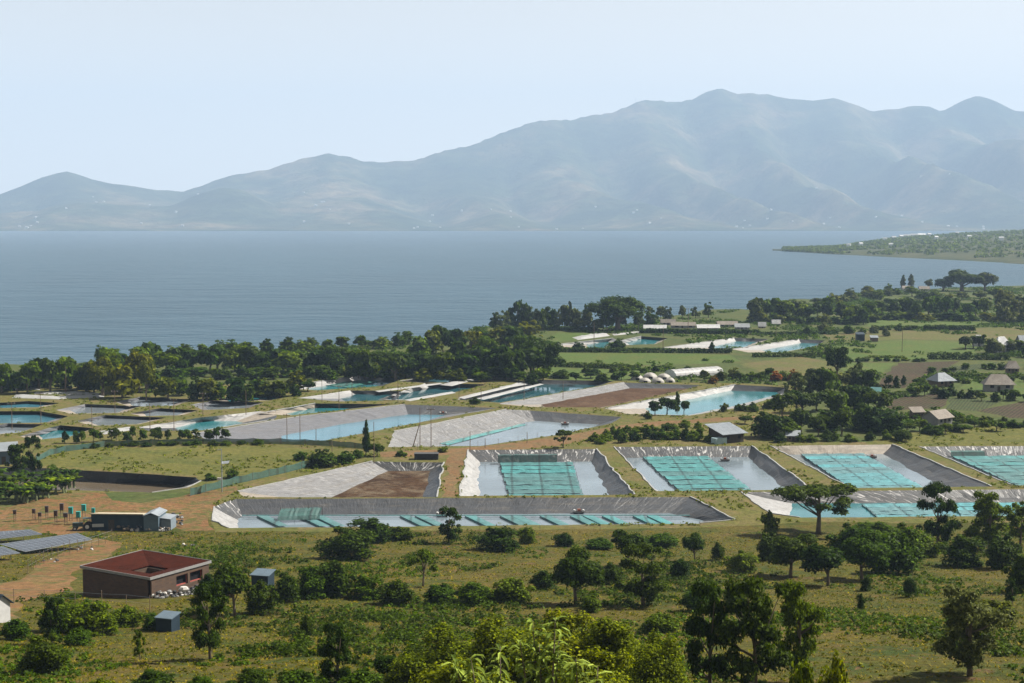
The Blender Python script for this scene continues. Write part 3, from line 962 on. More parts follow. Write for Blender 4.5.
LOD = {"near": (5200, .050), "fine": (11000, .036), "finest": (26000, .021), "mid": (2300, .078), "far": (750, .135)}
NOTRUNK = ("bush", "clipped")
PROTO = {}
def proto(kind, fol, lod, var):
    key = (kind, fol, lod, var)
    if key in PROTO:
        return PROTO[key]
    rg = np.random.default_rng(abs(hash((kind, lod, var, 7))) % 99991 if False else (sum(map(ord, kind)) * 131 + sum(map(ord, lod)) * 17 + var * 7919) % 99991)
    n, s = LOD[lod]
    L = shape_lobes(kind, rg)
    if kind == "open":
        n, s = int(n * .8), s * .85
    if kind in ("wispy", "flat"):
        n, s = int(n * .62), s * .85
    if kind in ("tall", "wispy"):
        s *= .8
    if kind == "clipped":
        n, s = int(n * 1.3), s * .7
    P, N = lobe_points(L, n, rg, .32 if kind == "clipped" else .6)
    P[:, 2] = np.maximum(P[:, 2], .01)
    cm = leaf_mesh("leaves", FOL[fol], P, N, s, rg)
    wm = None if kind in NOTRUNK else wood_mesh("wood", L, kind, rg, {"tall": .035, "wispy": .02, "flat": .028, "wide": .045}.get(kind, .03))
    PROTO[key] = (cm, wm)
    return PROTO[key]

PLANT_NAME = {"bush": "bush", "clipped": "clipped_bush", "dense": "dense_tree", "round": "tree", "wide": "broad_tree", "flat": "umbrella_tree", "tall": "slender_tree", "open": "open_tree", "wispy": "wispy_tree"}
pr = random.Random(21)
N_PLANTS = 0
def plant(kind, fol, px, py, w, h, label, group=None, p=None, lod=None, var=None):
    """one tree or bush: foot at picture place px, py, w and h in pixels"""
    global N_PLANTS
    p = at(px, py) if p is None else p
    k = mpp(p)
    if lod is None:
        lod = "fine" if max(w, h) > 55 else ("near" if p.y < 260 or max(w, h) > 36 else ("mid" if p.y < 470 and w > 9 else "far"))
    var = pr.randrange(3) if var is None else var
    cm, wm = proto(kind, fol, lod, var)
    sc = (w * k, w * k, h * k)
    rz = pr.uniform(0, 6.28)
    N_PLANTS += 1
    if wm is None:
        o = bpy.data.objects.new(PLANT_NAME[kind], cm)
        COL.objects.link(o)
        o.location, o.rotation_euler, o.scale = p, (0, 0, rz), sc
        return tag(o, label, "bush", group)
    o = thing(PLANT_NAME[kind], label, "tree", p, group, rz)
    o.scale = sc
    for nm, me in (("crown", cm), ("trunk", wm)):
        c = bpy.data.objects.new(nm, me)
        COL.objects.link(c)
        c.parent = o
    return o

# landmarks along the picture, used to say which tree of a belt is meant
TONE = {"dark": "dark green", "mid": "green", "olive": "olive green", "bright": "fresh green", "grey": "grey green", "yellow": "yellow green", "rust": "reddish"}
SHAPE = {"dense": "dense tree", "bush": "bush", "clipped": "clipped bush", "round": "rounded tree", "wide": "broad tree", "flat": "flat topped tree", "tall": "slender tree", "open": "loose crowned tree", "wispy": "wispy tree"}
ORD = ["first", "second", "third", "fourth", "fifth", "sixth", "seventh", "eighth", "ninth", "tenth", "eleventh", "twelfth", "thirteenth", "fourteenth", "fifteenth", "sixteenth",
       "seventeenth", "eighteenth", "nineteenth", "twentieth", "twenty-first", "twenty-second", "twenty-third", "twenty-fourth", "twenty-fifth", "twenty-sixth"]
def belt(where, group, x0, x1, base, n, h, w, kinds, fols, jy=2.0, seed=1, hj=.22):
    """a row of separate trees; base is a list of (column, row) for the feet"""
    q = random.Random(seed)
    bx, by = [b_[0] for b_ in base], [b_[1] for b_ in base]
    items = []
    for i in range(n):
        x = x0 + (x1 - x0) * (i + .5 + q.uniform(-.35, .35)) / n
        y = float(np.interp(x, bx, by)) + q.uniform(-jy, jy)
        items.append([x, y, h * q.uniform(1 - hj, 1 + hj), w * q.uniform(.8, 1.25), q.choice(kinds), q.choice(fols)])
    items.sort()
    sizes = sorted(it[2] for it in items)
    desc = []
    for it in items:
        sz = "tall" if it[2] > sizes[int(.7 * (n - 1))] else ("low" if it[2] < sizes[int(.3 * (n - 1))] else "middling")
        desc.append(f"{sz} {TONE[it[5]]} {SHAPE[it[4]]}")
    for k, it in enumerate(items):
        same = [j for j in range(n) if desc[j] == desc[k]]
        if len(same) == 1:
            lab = f"{desc[k]} {where}, only one"
        else:
            lab = f"{desc[k]} {where}, {ORD[same.index(k)]} from left"
        plant(it[4], it[5], it[0], it[1], it[3], it[2], lab, group)

T_ = ["dense", "dense", "wide", "round"]
belt("in the shore row behind the white sheets", "trees on the shore", -30, 82, [(-30, 392), (80, 389)], 9, 29, 27, T_, ["dark", "mid", "mid"], 3, 1)
belt("in the clump beside the reed strip", "trees on the shore", 78, 152, [(78, 386), (110, 394), (152, 396)], 8, 36, 30, T_, ["dark", "mid", "olive"], 4, 2)
belt("in the tree wall along the lake", "trees on the shore", 105, 335, [(105, 372), (335, 375)], 17, 25, 32, T_, ["dark", "dark", "mid"], 3, 3, .15)
belt("in the row below the lakeside wall", "trees in the lower shore row", 150, 300, [(150, 394), (230, 401), (300, 391)], 12, 20, 24, ["dense", "bush", "round"], ["mid", "dark", "olive"], 3, 4)
belt("in the wall behind the dark ponds", "trees on the shore", 325, 548, [(325, 374), (548, 379)], 18, 28, 31, T_, ["dark", "dark", "mid"], 4, 5, .15)
belt("at the water behind the tree wall", "trees on the shore", 410, 530, [(410, 358), (530, 346)], 9, 24, 27, ["dense", "open", "round"], ["mid", "olive", "dark"], 3, 6)
belt("at the tree wall's end by the fields", "trees on the shore", 480, 553, [(480, 374), (553, 376)], 6, 36, 35, ["dense", "round", "dense", "wide"], ["dark", "mid"], 3, 7)
belt("in the thin casuarina row", "casuarinas on the shore", 492, 592, [(492, 331), (592, 329)], 17, 24, 15, ["wispy", "open", "dense"], ["dark", "grey"], 1, 8, .25)
belt("under the lakeside tree wall", "bushes under the shore trees", 100, 340, [(100, 377), (340, 379)], 20, 11, 19, ["bush", "dense"], ["dark", "mid"], 2, 41)
belt("under the wall behind the dark ponds", "bushes under the shore trees", 330, 552, [(330, 377), (552, 382)], 18, 12, 20, ["bush", "dense"], ["dark", "mid", "olive"], 2, 42)
belt("under the shore row behind the sheets", "bushes under the shore trees", -20, 100, [(-20, 390), (100, 388)], 10, 12, 18, ["bush", "dense"], ["mid", "dark"], 2, 43)
belt("on the sand at the water's edge", "bushes at the lake shore", 95, 420, [(95, 362), (250, 353), (420, 345)], 20, 14, 20, ["bush", "dense"], ["dark", "mid"], 2, 44)
plant("wide", "dark", 618, 331, 64, 38, "large domed tree at the end of the casuarina row, biggest on the shore")
belt("round the large domed tree", "small shore trees", 578, 655, [(578, 332), (655, 329)], 6, 16, 17, ["round", "open"], ["dark", "grey"], 1, 9)
belt("beside the low lakeside sheds", "small shore trees", 642, 712, [(642, 322), (712, 318)], 6, 14, 12, ["round", "open", "tall"], ["dark", "grey"], 1, 10)
belt("on the small lake point", "trees on the point", 752, 800, [(752, 322), (800, 318)], 6, 20, 22, ["dense", "round"], ["olive", "mid", "grey"], 2, 11)
belt("between point and green fields", "trees on the point", 798, 872, [(798, 320), (872, 321)], 10, 17, 18, ["dense", "round", "dense", "wide"], ["dark", "mid"], 4, 12)
belt("in the row behind the strip field", "trees by the strip field", 868, 1035, [(868, 318), (950, 317), (1035, 320)], 16, 17, 17, ["dense", "round", "dense", "wide"], ["dark", "dark", "mid"], 3, 13)
belt("in the loose row near the lake", "trees near the lake", 830, 1030, [(830, 303), (900, 297), (1030, 303)], 14, 10, 14, ["round", "bush"], ["mid", "olive"], 4, 14)
plant("wide", "dark", 962, 291, 42, 21, "broad dark tree standing alone at the water beyond the strip field")
plant("wide", "grey", 985, 291, 26, 19, "bare topped greyish tree touching the broad dark tree at the water")
plant("wide", "dark", 943, 291, 22, 12, "low dark tree tucked under the broad tree at the water")
plant("tall", "grey", 903, 290, 8, 15, "pair tree left, slim and grey, beside two tan roofs at the lake")
plant("tall", "grey", 911, 290, 9, 16, "taller slim grey tree beside the tan roofs at the lake")
plant("round", "grey", 928, 290, 10, 11, "small round tree between the slim grey pair and the broad tree")
plant("wide", "grey", 868, 294, 14, 8, "low grey bush standing in the lake shallows")
belt("at the edge above the villa", "trees at the villa", 995, 1040, [(995, 321), (1040, 323)], 5, 27, 19, ["round", "open"], ["grey", "dark"], 3, 15)
belt("round the white villa", "trees at the villa", 962, 1040, [(962, 349), (1040, 357)], 9, 14, 15, ["dense", "round", "dense", "wide"], ["dark", "grey"], 4, 16)
belt("at the field edge facing the shed", "bushes at the field edge", 800, 905, [(800, 333), (905, 334)], 8, 8, 11, ["bush"], ["mid", "grey"], 3, 17)
belt("under the row behind the strip field", "bushes among the far trees", 860, 1035, [(860, 321), (950, 319), (1035, 322)], 15, 8, 18, ["bush", "dense"], ["dark", "mid", "olive"], 2, 51)
belt("under the trees of the point", "bushes among the far trees", 750, 870, [(750, 324), (870, 323)], 13, 9, 16, ["bush", "dense"], ["mid", "olive", "dark"], 2, 52)
belt("on the near side of the villa hedge", "bushes among the far trees", 925, 1035, [(925, 371), (1035, 370)], 9, 6, 11, ["bush", "dense"], ["dark", "mid"], 2, 53)
belt("along the lake shore beyond the point", "bushes among the far trees", 780, 900, [(780, 309), (830, 303), (900, 294)], 12, 7, 14, ["bush", "dense"], ["mid", "grey"], 1, 54)
belt("on the line between two bright fields", "bushes among the far trees", 836, 930, [(836, 362), (930, 361)], 10, 4, 9, ["bush"], ["dark", "mid"], .8, 55)
belt("in the field below the villa hedge", "bushes among the far trees", 905, 1030, [(905, 384), (1030, 381)], 9, 6, 10, ["bush", "round"], ["mid", "dark"], 2, 56)
belt("behind the white domes", "bushes among the far trees", 560, 690, [(560, 373), (690, 371)], 9, 5, 12, ["bush"], ["mid", "dark"], 1.5, 57)
# grove right of the middle
plant("round", "dark", 837, 380, 31, 37, "tallest dark tree of the grove, on the side towards the bright fields")
plant("tall", "dark", 858, 386, 12, 26, "slim dark tree right of the tallest tree of the grove")
belt("at the top of the grove", "trees of the grove", 792, 872, [(792, 398), (872, 393)], 7, 28, 26, ["dense", "open", "round"], ["dark", "mid", "grey"], 4, 18)
belt("in the middle of the grove", "trees of the grove", 775, 880, [(775, 415), (880, 412)], 9, 26, 27, T_, ["dark", "dark", "mid"], 4, 19)
belt("at the grove's foot over the pond", "trees of the grove", 756, 905, [(756, 436), (905, 432)], 11, 22, 28, ["dense", "round", "bush", "wide"], ["dark", "mid", "dark"], 4, 20)
belt("under the grove along the pasture", "bushes of the grove", 775, 905, [(775, 442), (905, 440)], 9, 9, 14, ["bush"], ["mid", "dark"], 1, 21)
plant("clipped", "dark", 903, 441.5, 18, 12, "dark round clipped bush standing on the pasture by the plain turquoise pond")
belt("in the garden row below the hip roof", "garden shrubs", 905, 1030, [(905, 394), (1030, 402)], 15, 10, 12, ["bush", "round"], ["mid", "dark"], 2, 22)
belt("below the house with grey gable", "field shrubs", 862, 1000, [(862, 428), (940, 434), (1000, 428)], 14, 10, 15, ["bush", "round"], ["mid", "dark"], 3, 23)
belt("behind the house with grey gable", "field shrubs", 930, 1030, [(930, 419), (1030, 428)], 8, 7, 16, ["bush"], ["dark", "mid"], 1.5, 24)
belt("beside the brown strip field", "field edge trees", 868, 908, [(868, 392), (908, 386)], 5, 12, 8, ["tall", "round"], ["grey", "dark"], 2, 25)
# middle
belt("in the thicket beside the shed", "thicket bushes", 588, 712, [(588, 443), (640, 440), (712, 440)], 16, 10, 13, ["bush"], ["mid", "dark", "bright"], 2.5, 26)
belt("in the thicket along the road", "thicket bushes", 608, 700, [(608, 434), (700, 427)], 9, 7, 12, ["bush"], ["mid", "bright"], 1.5, 27)
plant("round", "dark", 655, 415, 16, 15, "low dark tree left of four in front of the bright turquoise pond")
plant("round", "dark", 667, 414, 20, 17, "widest of four dark trees in front of the bright turquoise pond")
plant("tall", "dark", 677, 413, 9, 22, "slim dark tree, tallest of four in front of the bright turquoise pond")
plant("round", "dark", 684, 415, 12, 16, "small dark tree at the right end of four before the turquoise pond")
plant("round", "dark", 745, 424, 15, 9, "dark bush tree at the road bend by the turquoise pond's white end")
plant("bush", "dark", 648, 419, 9, 8, "small dark bush on the road verge below four pond trees")
belt("outside the turquoise pond's white bank", "bank bushes", 722, 790, [(722, 413), (790, 407)], 7, 9, 11, ["bush"], ["mid", "olive"], 1.5, 28)
plant("flat", "dark", 563, 448, 23, 20, "dark spreading tree at the dirt road above the square pond")
plant("tall", "dark", 366, 456, 11, 37, "dark columnar cypress between the broad grey bank and the pasture")
plant("round", "dark", 377, 456, 16, 14, "small dark tree at the foot of the columnar cypress")
plant("bush", "dark", 321, 466, 34, 17, "large dark bush at the pasture corner by the green net fence")
plant("bush", "mid", 343, 463, 26, 12, "green bush joined to the large dark bush at the net fence")
plant("bush", "mid", 300, 460, 16, 9, "small bush on the pasture side of the large dark bush")
plant("bush", "mid", 402, 456, 14, 6, "low green bush beside the long black tank")
plant("bush", "mid", 443, 452, 12, 6, "low green bush at the top of the dirt track")
plant("bush", "mid", 357, 458, 14, 9, "green bush in front of the columnar cypress")
plant("bush", "dark", 475, 404, 13, 7, "dark little bush on the grassy dyke in the middle of the farm")
plant("bush", "mid", 232, 478, 17, 9, "round green bush at the foot of the lamp pole")
plant("bush", "mid", 211, 480, 15, 7, "low green bush where the shaded pond ends")
plant("open", "dark", 16, 478, 26, 34, "dark upright tree at the end of the shaded pond, nearest the blue shed")
plant("open", "dark", 32, 476, 20, 40, "taller dark upright tree between the blue shed and the pasture")
belt("in the garden below the greenhouse", "bushes below the greenhouse", 700, 800, [(700, 381), (800, 378)], 11, 9, 12, ["bush", "round"], ["mid", "dark", "rust", "olive"], 3, 29)
belt("in the strip before the domes", "bushes before the domes", 552, 640, [(552, 379), (640, 381)], 8, 8, 13, ["bush", "round"], ["mid", "dark"], 2, 30)
plant("tall", "dark", 712, 353, 9, 11, "small dark tree standing in the hedge before the far turquoise ponds")
plant("bush", "dark", 619, 351, 17, 12, "dark bush rising from the hedge between two far ponds")
plant("bush", "dark", 579, 351, 16, 9, "dark bush at the left end of the hedge before the far ponds")
belt("beside the narrow netted pond", "bushes behind the ponds", 255, 310, [(255, 396), (310, 392)], 6, 13, 15, ["bush", "round"], ["dark", "mid"], 3, 31)
belt("in front of the net fence", "bushes at the net fence", 60, 260, [(60, 451), (110, 446.5), (260, 444.5)], 15, 5, 12, ["bush"], ["dark", "mid"], .6, 32)
belt("in the row behind the fence", "saplings behind the net fence", 60, 228, [(60, 443), (100, 441), (228, 439)], 19, 12, 10, ["open", "round", "dense"], ["dark", "mid"], 1.2, 33)

# ---- the meadow in front, named one by one
fg = [
 ("bush","dark",373,541,52,24,"dark spreading bush touching the longest pond, rear one of a pair"),
 ("bush","dark",345,559,66,34,"large dark mound of a bush in front of the bush by the longest pond"),
 ("bush","dark",400,540,30,14,"low dark bush at the longest pond right of the paired mounds"),
 ("flat","mid",423,587,33,42,"small round topped tree on a thin bare trunk alone in the dry meadow"),
 ("open","dark",449,543,30,36,"ragged dark shrub tree leaning in front of the longest pond"),
 ("bush","dark",497,550,46,24,"dark broad bush on the bank of the longest pond, below the net strips"),
 ("bush","mid",528,543,24,17,"green bush between the dark broad bush and the pond's net strips"),
 ("round","dark",576,604,58,56,"dark wide crowned tree on a thin trunk in the middle of the meadow"),
 ("round","dark",628,566,44,36,"dark round tree behind the tall shady one"),
 ("open","dark",643,606,60,62,"tall shady tree right of the middle of the meadow"),
 ("round","dark",695,562,28,30,"dark round tree alone below the corner of the longest pond"),
 ("bush","dark",717,560,16,20,"small dark bush next to the round tree below the pond corner"),
 ("flat","dark",818,534,84,60,"spreading umbrella tree hiding the turquoise pond behind it"),
 ("open","dark",938,547,46,64,"slim leafy tree rising in front of the second slanting pond's water"),
 ("open","mid",990,550,56,60,"loose leafy tree at the end of the long narrow pond"),
 ("open","mid",1020,546,36,44,"leafy tree cut by the right edge beside the long narrow pond"),
 ("bush","dark",1003,568,40,36,"dark bush under the loose leafy tree by the narrow pond"),
 ("bush","dark",962,566,48,32,"dark rounded bush under the slim leafy tree"),
 ("bush","mid",925,556,36,24,"green bush at the foot of the slim leafy tree"),
 ("round","mid",862,580,56,50,"green tree in the thick clump under the umbrella tree"),
 ("round","dark",828,586,52,44,"dark tree of the thick clump, straight under the umbrella tree's trunk"),
 ("bush","mid",893,574,52,44,"green rounded bush at the open end of the thick clump"),
 ("round","dark",790,578,60,46,"dark tree at the inner end of the thick clump"),
 ("bush","dark",769,560,30,30,"dark bush left of the umbrella tree on the pale soil patch"),
 ("bush","mid",903,560,50,38,"upper green bush of the thick clump facing the pond"),
 ("bush","mid",848,556,44,34,"bright topped bush below the umbrella tree's trunk"),
 ("clipped","dark",910,597,15,20,"dark rounded shrub standing alone, with a long shadow on dry grass"),
 ("bush","dark",861,609,10,17,"smallest upright dark shrub standing alone on the dry grass"),
 ("bush","dark",866,591,14,17,"dark shrub at the lower edge of the thick clump"),
 ("open","dark",1012,606,16,28,"small dark tree at the right edge of the dry grass"),
 ("bush","dark",1022,592,36,40,"dark bush cut by the right edge of the picture"),
 ("bush","olive",998,625,54,26,"low olive scrub behind the crooked tree"),
 ("open","grey",970,676,88,92,"crooked open tree on a dark trunk standing in the dry grass, front corner"),
 ("open","dark",710,690,62,112,"tall dark open tree of the front pair, thinner one"),
 ("open","dark",755,694,80,122,"tall dark open tree of the front pair, broader one"),
 ("open","mid",800,684,60,106,"leafy green open tree next to the dark front pair"),
 ("bush","mid",700,612,40,26,"green scrub between the shady tree and the front pair"),
 ("bush","mid",735,606,34,22,"green scrub behind the broader tree of the front pair"),
 ("bush","dark",680,578,30,20,"low dark bush right of the shady tree"),
 ("bush","mid",660,632,40,20,"low green bush below the tall shady tree"),
 ("bush","dark",306,636,16,24,"small round dark shrub with a square shadow on open grass"),
 ("bush","dark",44,672,58,40,"large rounded bush in the corner of the meadow below the white shed"),
 ("open","dark",210,660,46,78,"upright leafy tree on a thin trunk beside the grey hut"),
 ("open","mid",140,660,14,32,"thin sapling alone on the grass below the brick building"),
 ("round","dark",235,616,50,54,"dark dense tree at the corner of the brick building"),
 ("bush","dark",262,614,34,36,"dark bush behind the blue roofed hut's near side"),
 ("bush","dark",210,600,30,30,"dark bush against the rubble of the brick building"),
 ("bush","mid",312,598,40,34,"green bush right of the blue roofed hut"),
 ("bush","dark",335,596,44,38,"dark bush filling the gap between the hut and the bare trunk tree"),
 ("bush","dark",285,602,36,30,"dark low bush in front of the blue roofed hut"),
 ("bush","mid",365,598,40,24,"green bush left of the bare trunk tree"),
 ("bush","dark",398,604,42,26,"dark leafy bush under the bare trunk tree"),
 ("bush","mid",440,602,40,20,"green bush right of the bare trunk tree"),
 ("bush","mid",475,604,46,24,"green bush in the scrub band left of the wide crowned tree"),
 ("bush","mid",512,602,44,26,"green scrub bush nearest the wide crowned tree"),
 ("bush","dark",545,590,30,22,"dark bush at the wide crowned tree's shaded side"),
 ("bush","mid",60,632,50,34,"green bush below the white shed's fence"),
 ("open","dark",52,646,34,52,"leafy little tree in front of the brick building's dark wall"),
 ("bush","mid",96,634,44,34,"green bush in the row below the brick building"),
 ("bush","mid",128,626,36,22,"low bush beside the grey hut, towards the brick building"),
 ("bush","mid",18,640,34,24,"green bush at the left edge below the white shed"),
 ("bush","mid",80,646,34,22,"low green bush below the leafy little tree"),
 ("bush","mid",152,630,24,18,"small green bush behind the grey hut"),
 ("open","dark",338,690,44,70,"dark small tree at the lower edge left of the yellow shrubs"),
 ("round","dark",383,684,30,30,"small round dark tree in the grass left of the yellow shrubs"),
 ("round","dark",415,676,34,36,"dark tree touching the yellow shrubs"),
 ("round","dark",436,680,28,38,"dark tree half buried in the yellow shrubs"),
 ("bush","mid",365,694,50,30,"green bush at the bottom edge under the small round tree"),
 ("bush","mid",300,694,50,26,"green bush at the bottom edge beside the dark small tree"),
 ("bush","dark",250,694,50,26,"dark bush at the bottom edge under the upright leafy tree"),
 ("bush","dark",150,697,52,30,"dark bush at the bottom edge below the thin sapling"),
 ("bush","mid",100,696,40,20,"green bush at the bottom edge beside the large rounded bush"),
 ("bush","mid",200,696,40,20,"green bush at the bottom edge between two dark ones"),
 ("bush","mid",590,612,26,18,"green bush at the foot of the wide crowned tree"),
 ("bush","dark",610,584,28,24,"dark bush between the wide crowned tree and the shady tree"),
 ("bush","mid",740,572,36,22,"green bush right of the round tree below the pond corner"),
 ("bush","mid",600,548,34,12,"low scrub on the bank under the net strips"),
 ("bush","mid",660,546,46,13,"low scrub under the pond corner"),
 ("bush","dark",565,546,24,14,"dark scrub between the bank bushes below the pond"),
 ("bush","mid",770,535,20,26,"upright green bush beside the umbrella tree on the pond bank"),
 ("bush","mid",880,544,60,22,"green bush row end under the narrow pond"),
]
for it in fg:
    plant(*it[:6], it[6], "single trees and bushes of the meadow")
# yellow green shrubs in front, at the lower edge
for k, (px, D, w, top, lab) in enumerate([
  (430, 100, 112, 632, "yellow green flowering shrub at the lower edge, outermost beside the dark trees"),
  (490, 96, 122, 624, "yellow green flowering shrub behind the pale long leaves"),
  (560, 98, 136, 616, "tallest yellow green shrub in the middle of the lower edge"),
  (625, 96, 130, 622, "yellow green shrub between the tallest one and the bare soil"),
  (672, 90, 90, 644, "greener yellow shrub beside the dark front pair of trees"),
  (600, 78, 140, 656, "lowest yellow green shrub, right under the tallest one"),
  (470, 78, 140, 660, "lowest yellow green shrub under the pale long leaves")]):
    x = (px - 512) / F * D
    g = gz(x, D)
    ztop = H - (top - HORIZON) / F * D
    p = Vector((x, D, g - .1))
    hh = max(1.0, ztop - g)
    kx = D / F
    plant("bush", "yellow", 0, 0, w, hh / kx, lab, "yellow green shrubs", p=p, lod="finest", var=k % 3)
for k, (px, D, w, top, lab) in enumerate([(812, 70, 46, 664, "bright yellow green leafy top at the lower edge, lower one of two"), (846, 70, 44, 657, "bright yellow green leafy top at the lower edge, taller one of two")]):
    x = (px - 512) / F * D
    g = gz(x, D)
    ztop = H - (top - HORIZON) / F * D
    plant("bush", "yellow", 0, 0, w, (ztop - g) / (D / F), lab, "yellow green shrubs", p=Vector((x, D, g - .1)), lod="near", var=k)

# young tree with long drooping leaves, close to the viewer
def long_leaf_tree(px, D, tips, label, seed):
    x = (px - 512) / F * D
    g = gz(x, D)
    root = thing("long_leaved_tree", label, "tree", (x, D, g))
    q = random.Random(seed)
    wood, lv = MB(), MB()
    tv = []
    for (tx, ty) in tips:
        X, Zt = (tx - px) / F * D, H - (ty - HORIZON) / F * D - g
        Y = q.uniform(-.8, .8)
        wood.tube([(0, 0, 0), (X * .3, Y * .4, Zt * .5), (X * .8, Y * .8, Zt * .82), (X, Y, Zt)], [.09, .06, .035, .012], 6)
        for k in range(46):
            t = q.random() ** .6
            o = lerp(Vector((X * .55, Y * .7, Zt * .66)), Vector((X, Y, Zt)), t)
            a = q.uniform(0, 6.28)
            d = Vector((math.cos(a), math.sin(a), q.uniform(-.5, .55))).normalized()
            L = q.uniform(.42, .78)
            s = d.cross(Vector((0, 0, 1))).normalized() * L * .13
            p0, p1, p2, p3 = o, o + d * L * .4 + Vector((0, 0, .04)), o + d * L * .78 + Vector((0, 0, -.10 * L)), o + d * L * .95 + Vector((0, 0, -.40 * L))
            lv.add([p0, p1 - s, p1 + Vector((0, 0, -.03)), p1 + s, p2 - s * .7, p2 + Vector((0, 0, -.03)), p2 + s * .7, p3], [(0, 1, 2), (0, 2, 3), (1, 4, 5, 2), (2, 5, 6, 3), (4, 7, 5), (5, 7, 6)])
            tv += [q.betavariate(1.5, 2)] * 6
    wood.obj("trunk", M_TRUNK, root, None, True)
    lo = lv.obj("crown", FOL["pale"], root)
    a_ = lo.data.attributes.new("tint", 'FLOAT', 'FACE')
    a_.data.foreach_set("value", tv)
long_leaf_tree(500, 52, [(470, 662), (452, 672), (500, 655), (478, 690)], "young tree with pale long drooping leaves at the bottom edge, left one", 4)
long_leaf_tree(548, 54, [(533, 628), (556, 622), (540, 652), (520, 645), (560, 650)], "young tree with long drooping leaves standing up before the yellow shrubs", 5)
long_leaf_tree(590, 46, [(578, 672), (600, 676), (590, 690)], "short young tree with pale long leaves at the bottom edge, right one", 6)

# banana plants by the shaded pond
def banana_meshes(seed):
    q = random.Random(seed)
    st, lf = MB(), MB()
    st.tube([(0, 0, 0), (.03, .02, .2), (.02, .0, .36)], [.07, .055, .035], 7)
    tv = []
    for k in range(9):
        a = k * 2.4 + q.uniform(-.3, .3)
        up = q.uniform(.25, .5)
        pts = [Vector((.02, 0, .33))]
        for s in range(1, 6):
            t = s / 5
            pts.append(Vector((math.cos(a) * .5 * t, math.sin(a) * .5 * t, .33 + up * (2.1 * t - 1.55 * t * t) * 1.3)))
        side = Vector((-math.sin(a), math.cos(a), 0))
        wd = [.03, .11, .13, .12, .09, .015]
        vs = []
        for p, w_ in zip(pts, wd):
            vs += [p - side * w_ - Vector((0, 0, w_ * .3)), p, p + side * w_ - Vector((0, 0, w_ * .3))]
        fs = []
        for s in range(5):
            i = s * 3
            fs += [(i, i + 1, i + 4, i + 3), (i + 1, i + 2, i + 5, i + 4)]
        lf.add(vs, fs)
        tv += [q.random()] * 10
    return st, lf, tv
ban = []
for s in range(3):
    st, lf, tv = banana_meshes(s)
    r0 = thing("banana_plant", "banana plant", "banana plant", (0, 0, 0))
    so = st.obj("stem", plain("banana_stem", (.12, .14, .06), .7, .3, 4), r0)
    lo = lf.obj("leaves", FOL["dark" if s else "mid"], r0)
    a_ = lo.data.attributes.new("tint", 'FLOAT', 'FACE')
    a_.data.foreach_set("value", tv)
    ban.append(r0)
q = random.Random(8)
bl = []
for i in range(48):
    x = -12 + 88 * (i + q.random()) / 48
    yb = np.interp(x, [-12, 20, 76], [509, 505, 492]) - q.random() * np.interp(x, [-12, 76], [30, 12])
    bl.append((x, yb, q.uniform(16, 23)))
bl.sort()
for i, (x, yb, h) in enumerate(bl):
    p = at(x, yb)
    s = h * mpp(p)
    rowpos = "front" if yb > np.interp(x, [-12, 76], [496, 487]) else "rear"
    lab = f"{'tall' if h > 20 else 'low'} banana plant in the {rowpos} of the clump by the shaded pond"
    sc = (s, s, s)
    if i < 3:
        ban[i].location, ban[i].rotation_euler, ban[i].scale = p, (0, 0, q.uniform(0, 6)), sc
        tag(ban[i], lab, "banana plant", "banana plants by the shaded pond")
    else:
        dup(ban[i % 3], p, q.uniform(0, 6.28), sc, lab, "banana plants by the shaded pond")

# ---- hedges: long clipped or wild rows
def hedge(px0, py0, px1, py1, hpx, label, fol="dark", wild=.25, wpx=None):
    a, b = at(px0, py0), at(px1, py1)
    k = mpp(a)
    h, L = hpx * k, (b - a).length
    w = max(1.6, h * .7)
    n = int(min(4200, max(500, L * h * 16)))
    rg = np.random.default_rng(int(px0 * 7 + py0))
    t = rg.random(n)
    d = np.array((b - a)) / L
    nr = np.array((-d[1], d[0], 0))
    hh = h * (1 + wild * np.array([mn.noise(Vector((x * L * .25, py0, 0))) + .6 * mn.noise(Vector((x * L * .9, py0, 3))) for x in t]))
    ang = rg.uniform(0, math.pi, n)
    rr = 1 - .35 * rg.random(n) ** 2
    off = np.cos(ang) * w * rr
    zz = np.sign(np.sin(ang)) * np.abs(np.sin(ang)) ** .5 * hh * rr
    zz = np.where(rg.random(n) < .35, zz * rg.random(n), zz)
    P = np.outer(t * L, d) + np.outer(off, nr) + np.outer(zz, (0, 0, 1))
    N = np.outer(np.cos(ang), nr) + np.outer(np.sin(ang), (0, 0, 1))
    me = leaf_mesh("hedge", FOL[fol], P, N, max(.45, 1.6 * k), rg)
    o = bpy.data.objects.new("hedge", me)
    COL.objects.link(o)
    o.location = a
    tag(o, label, "hedge", "hedges between the fields")
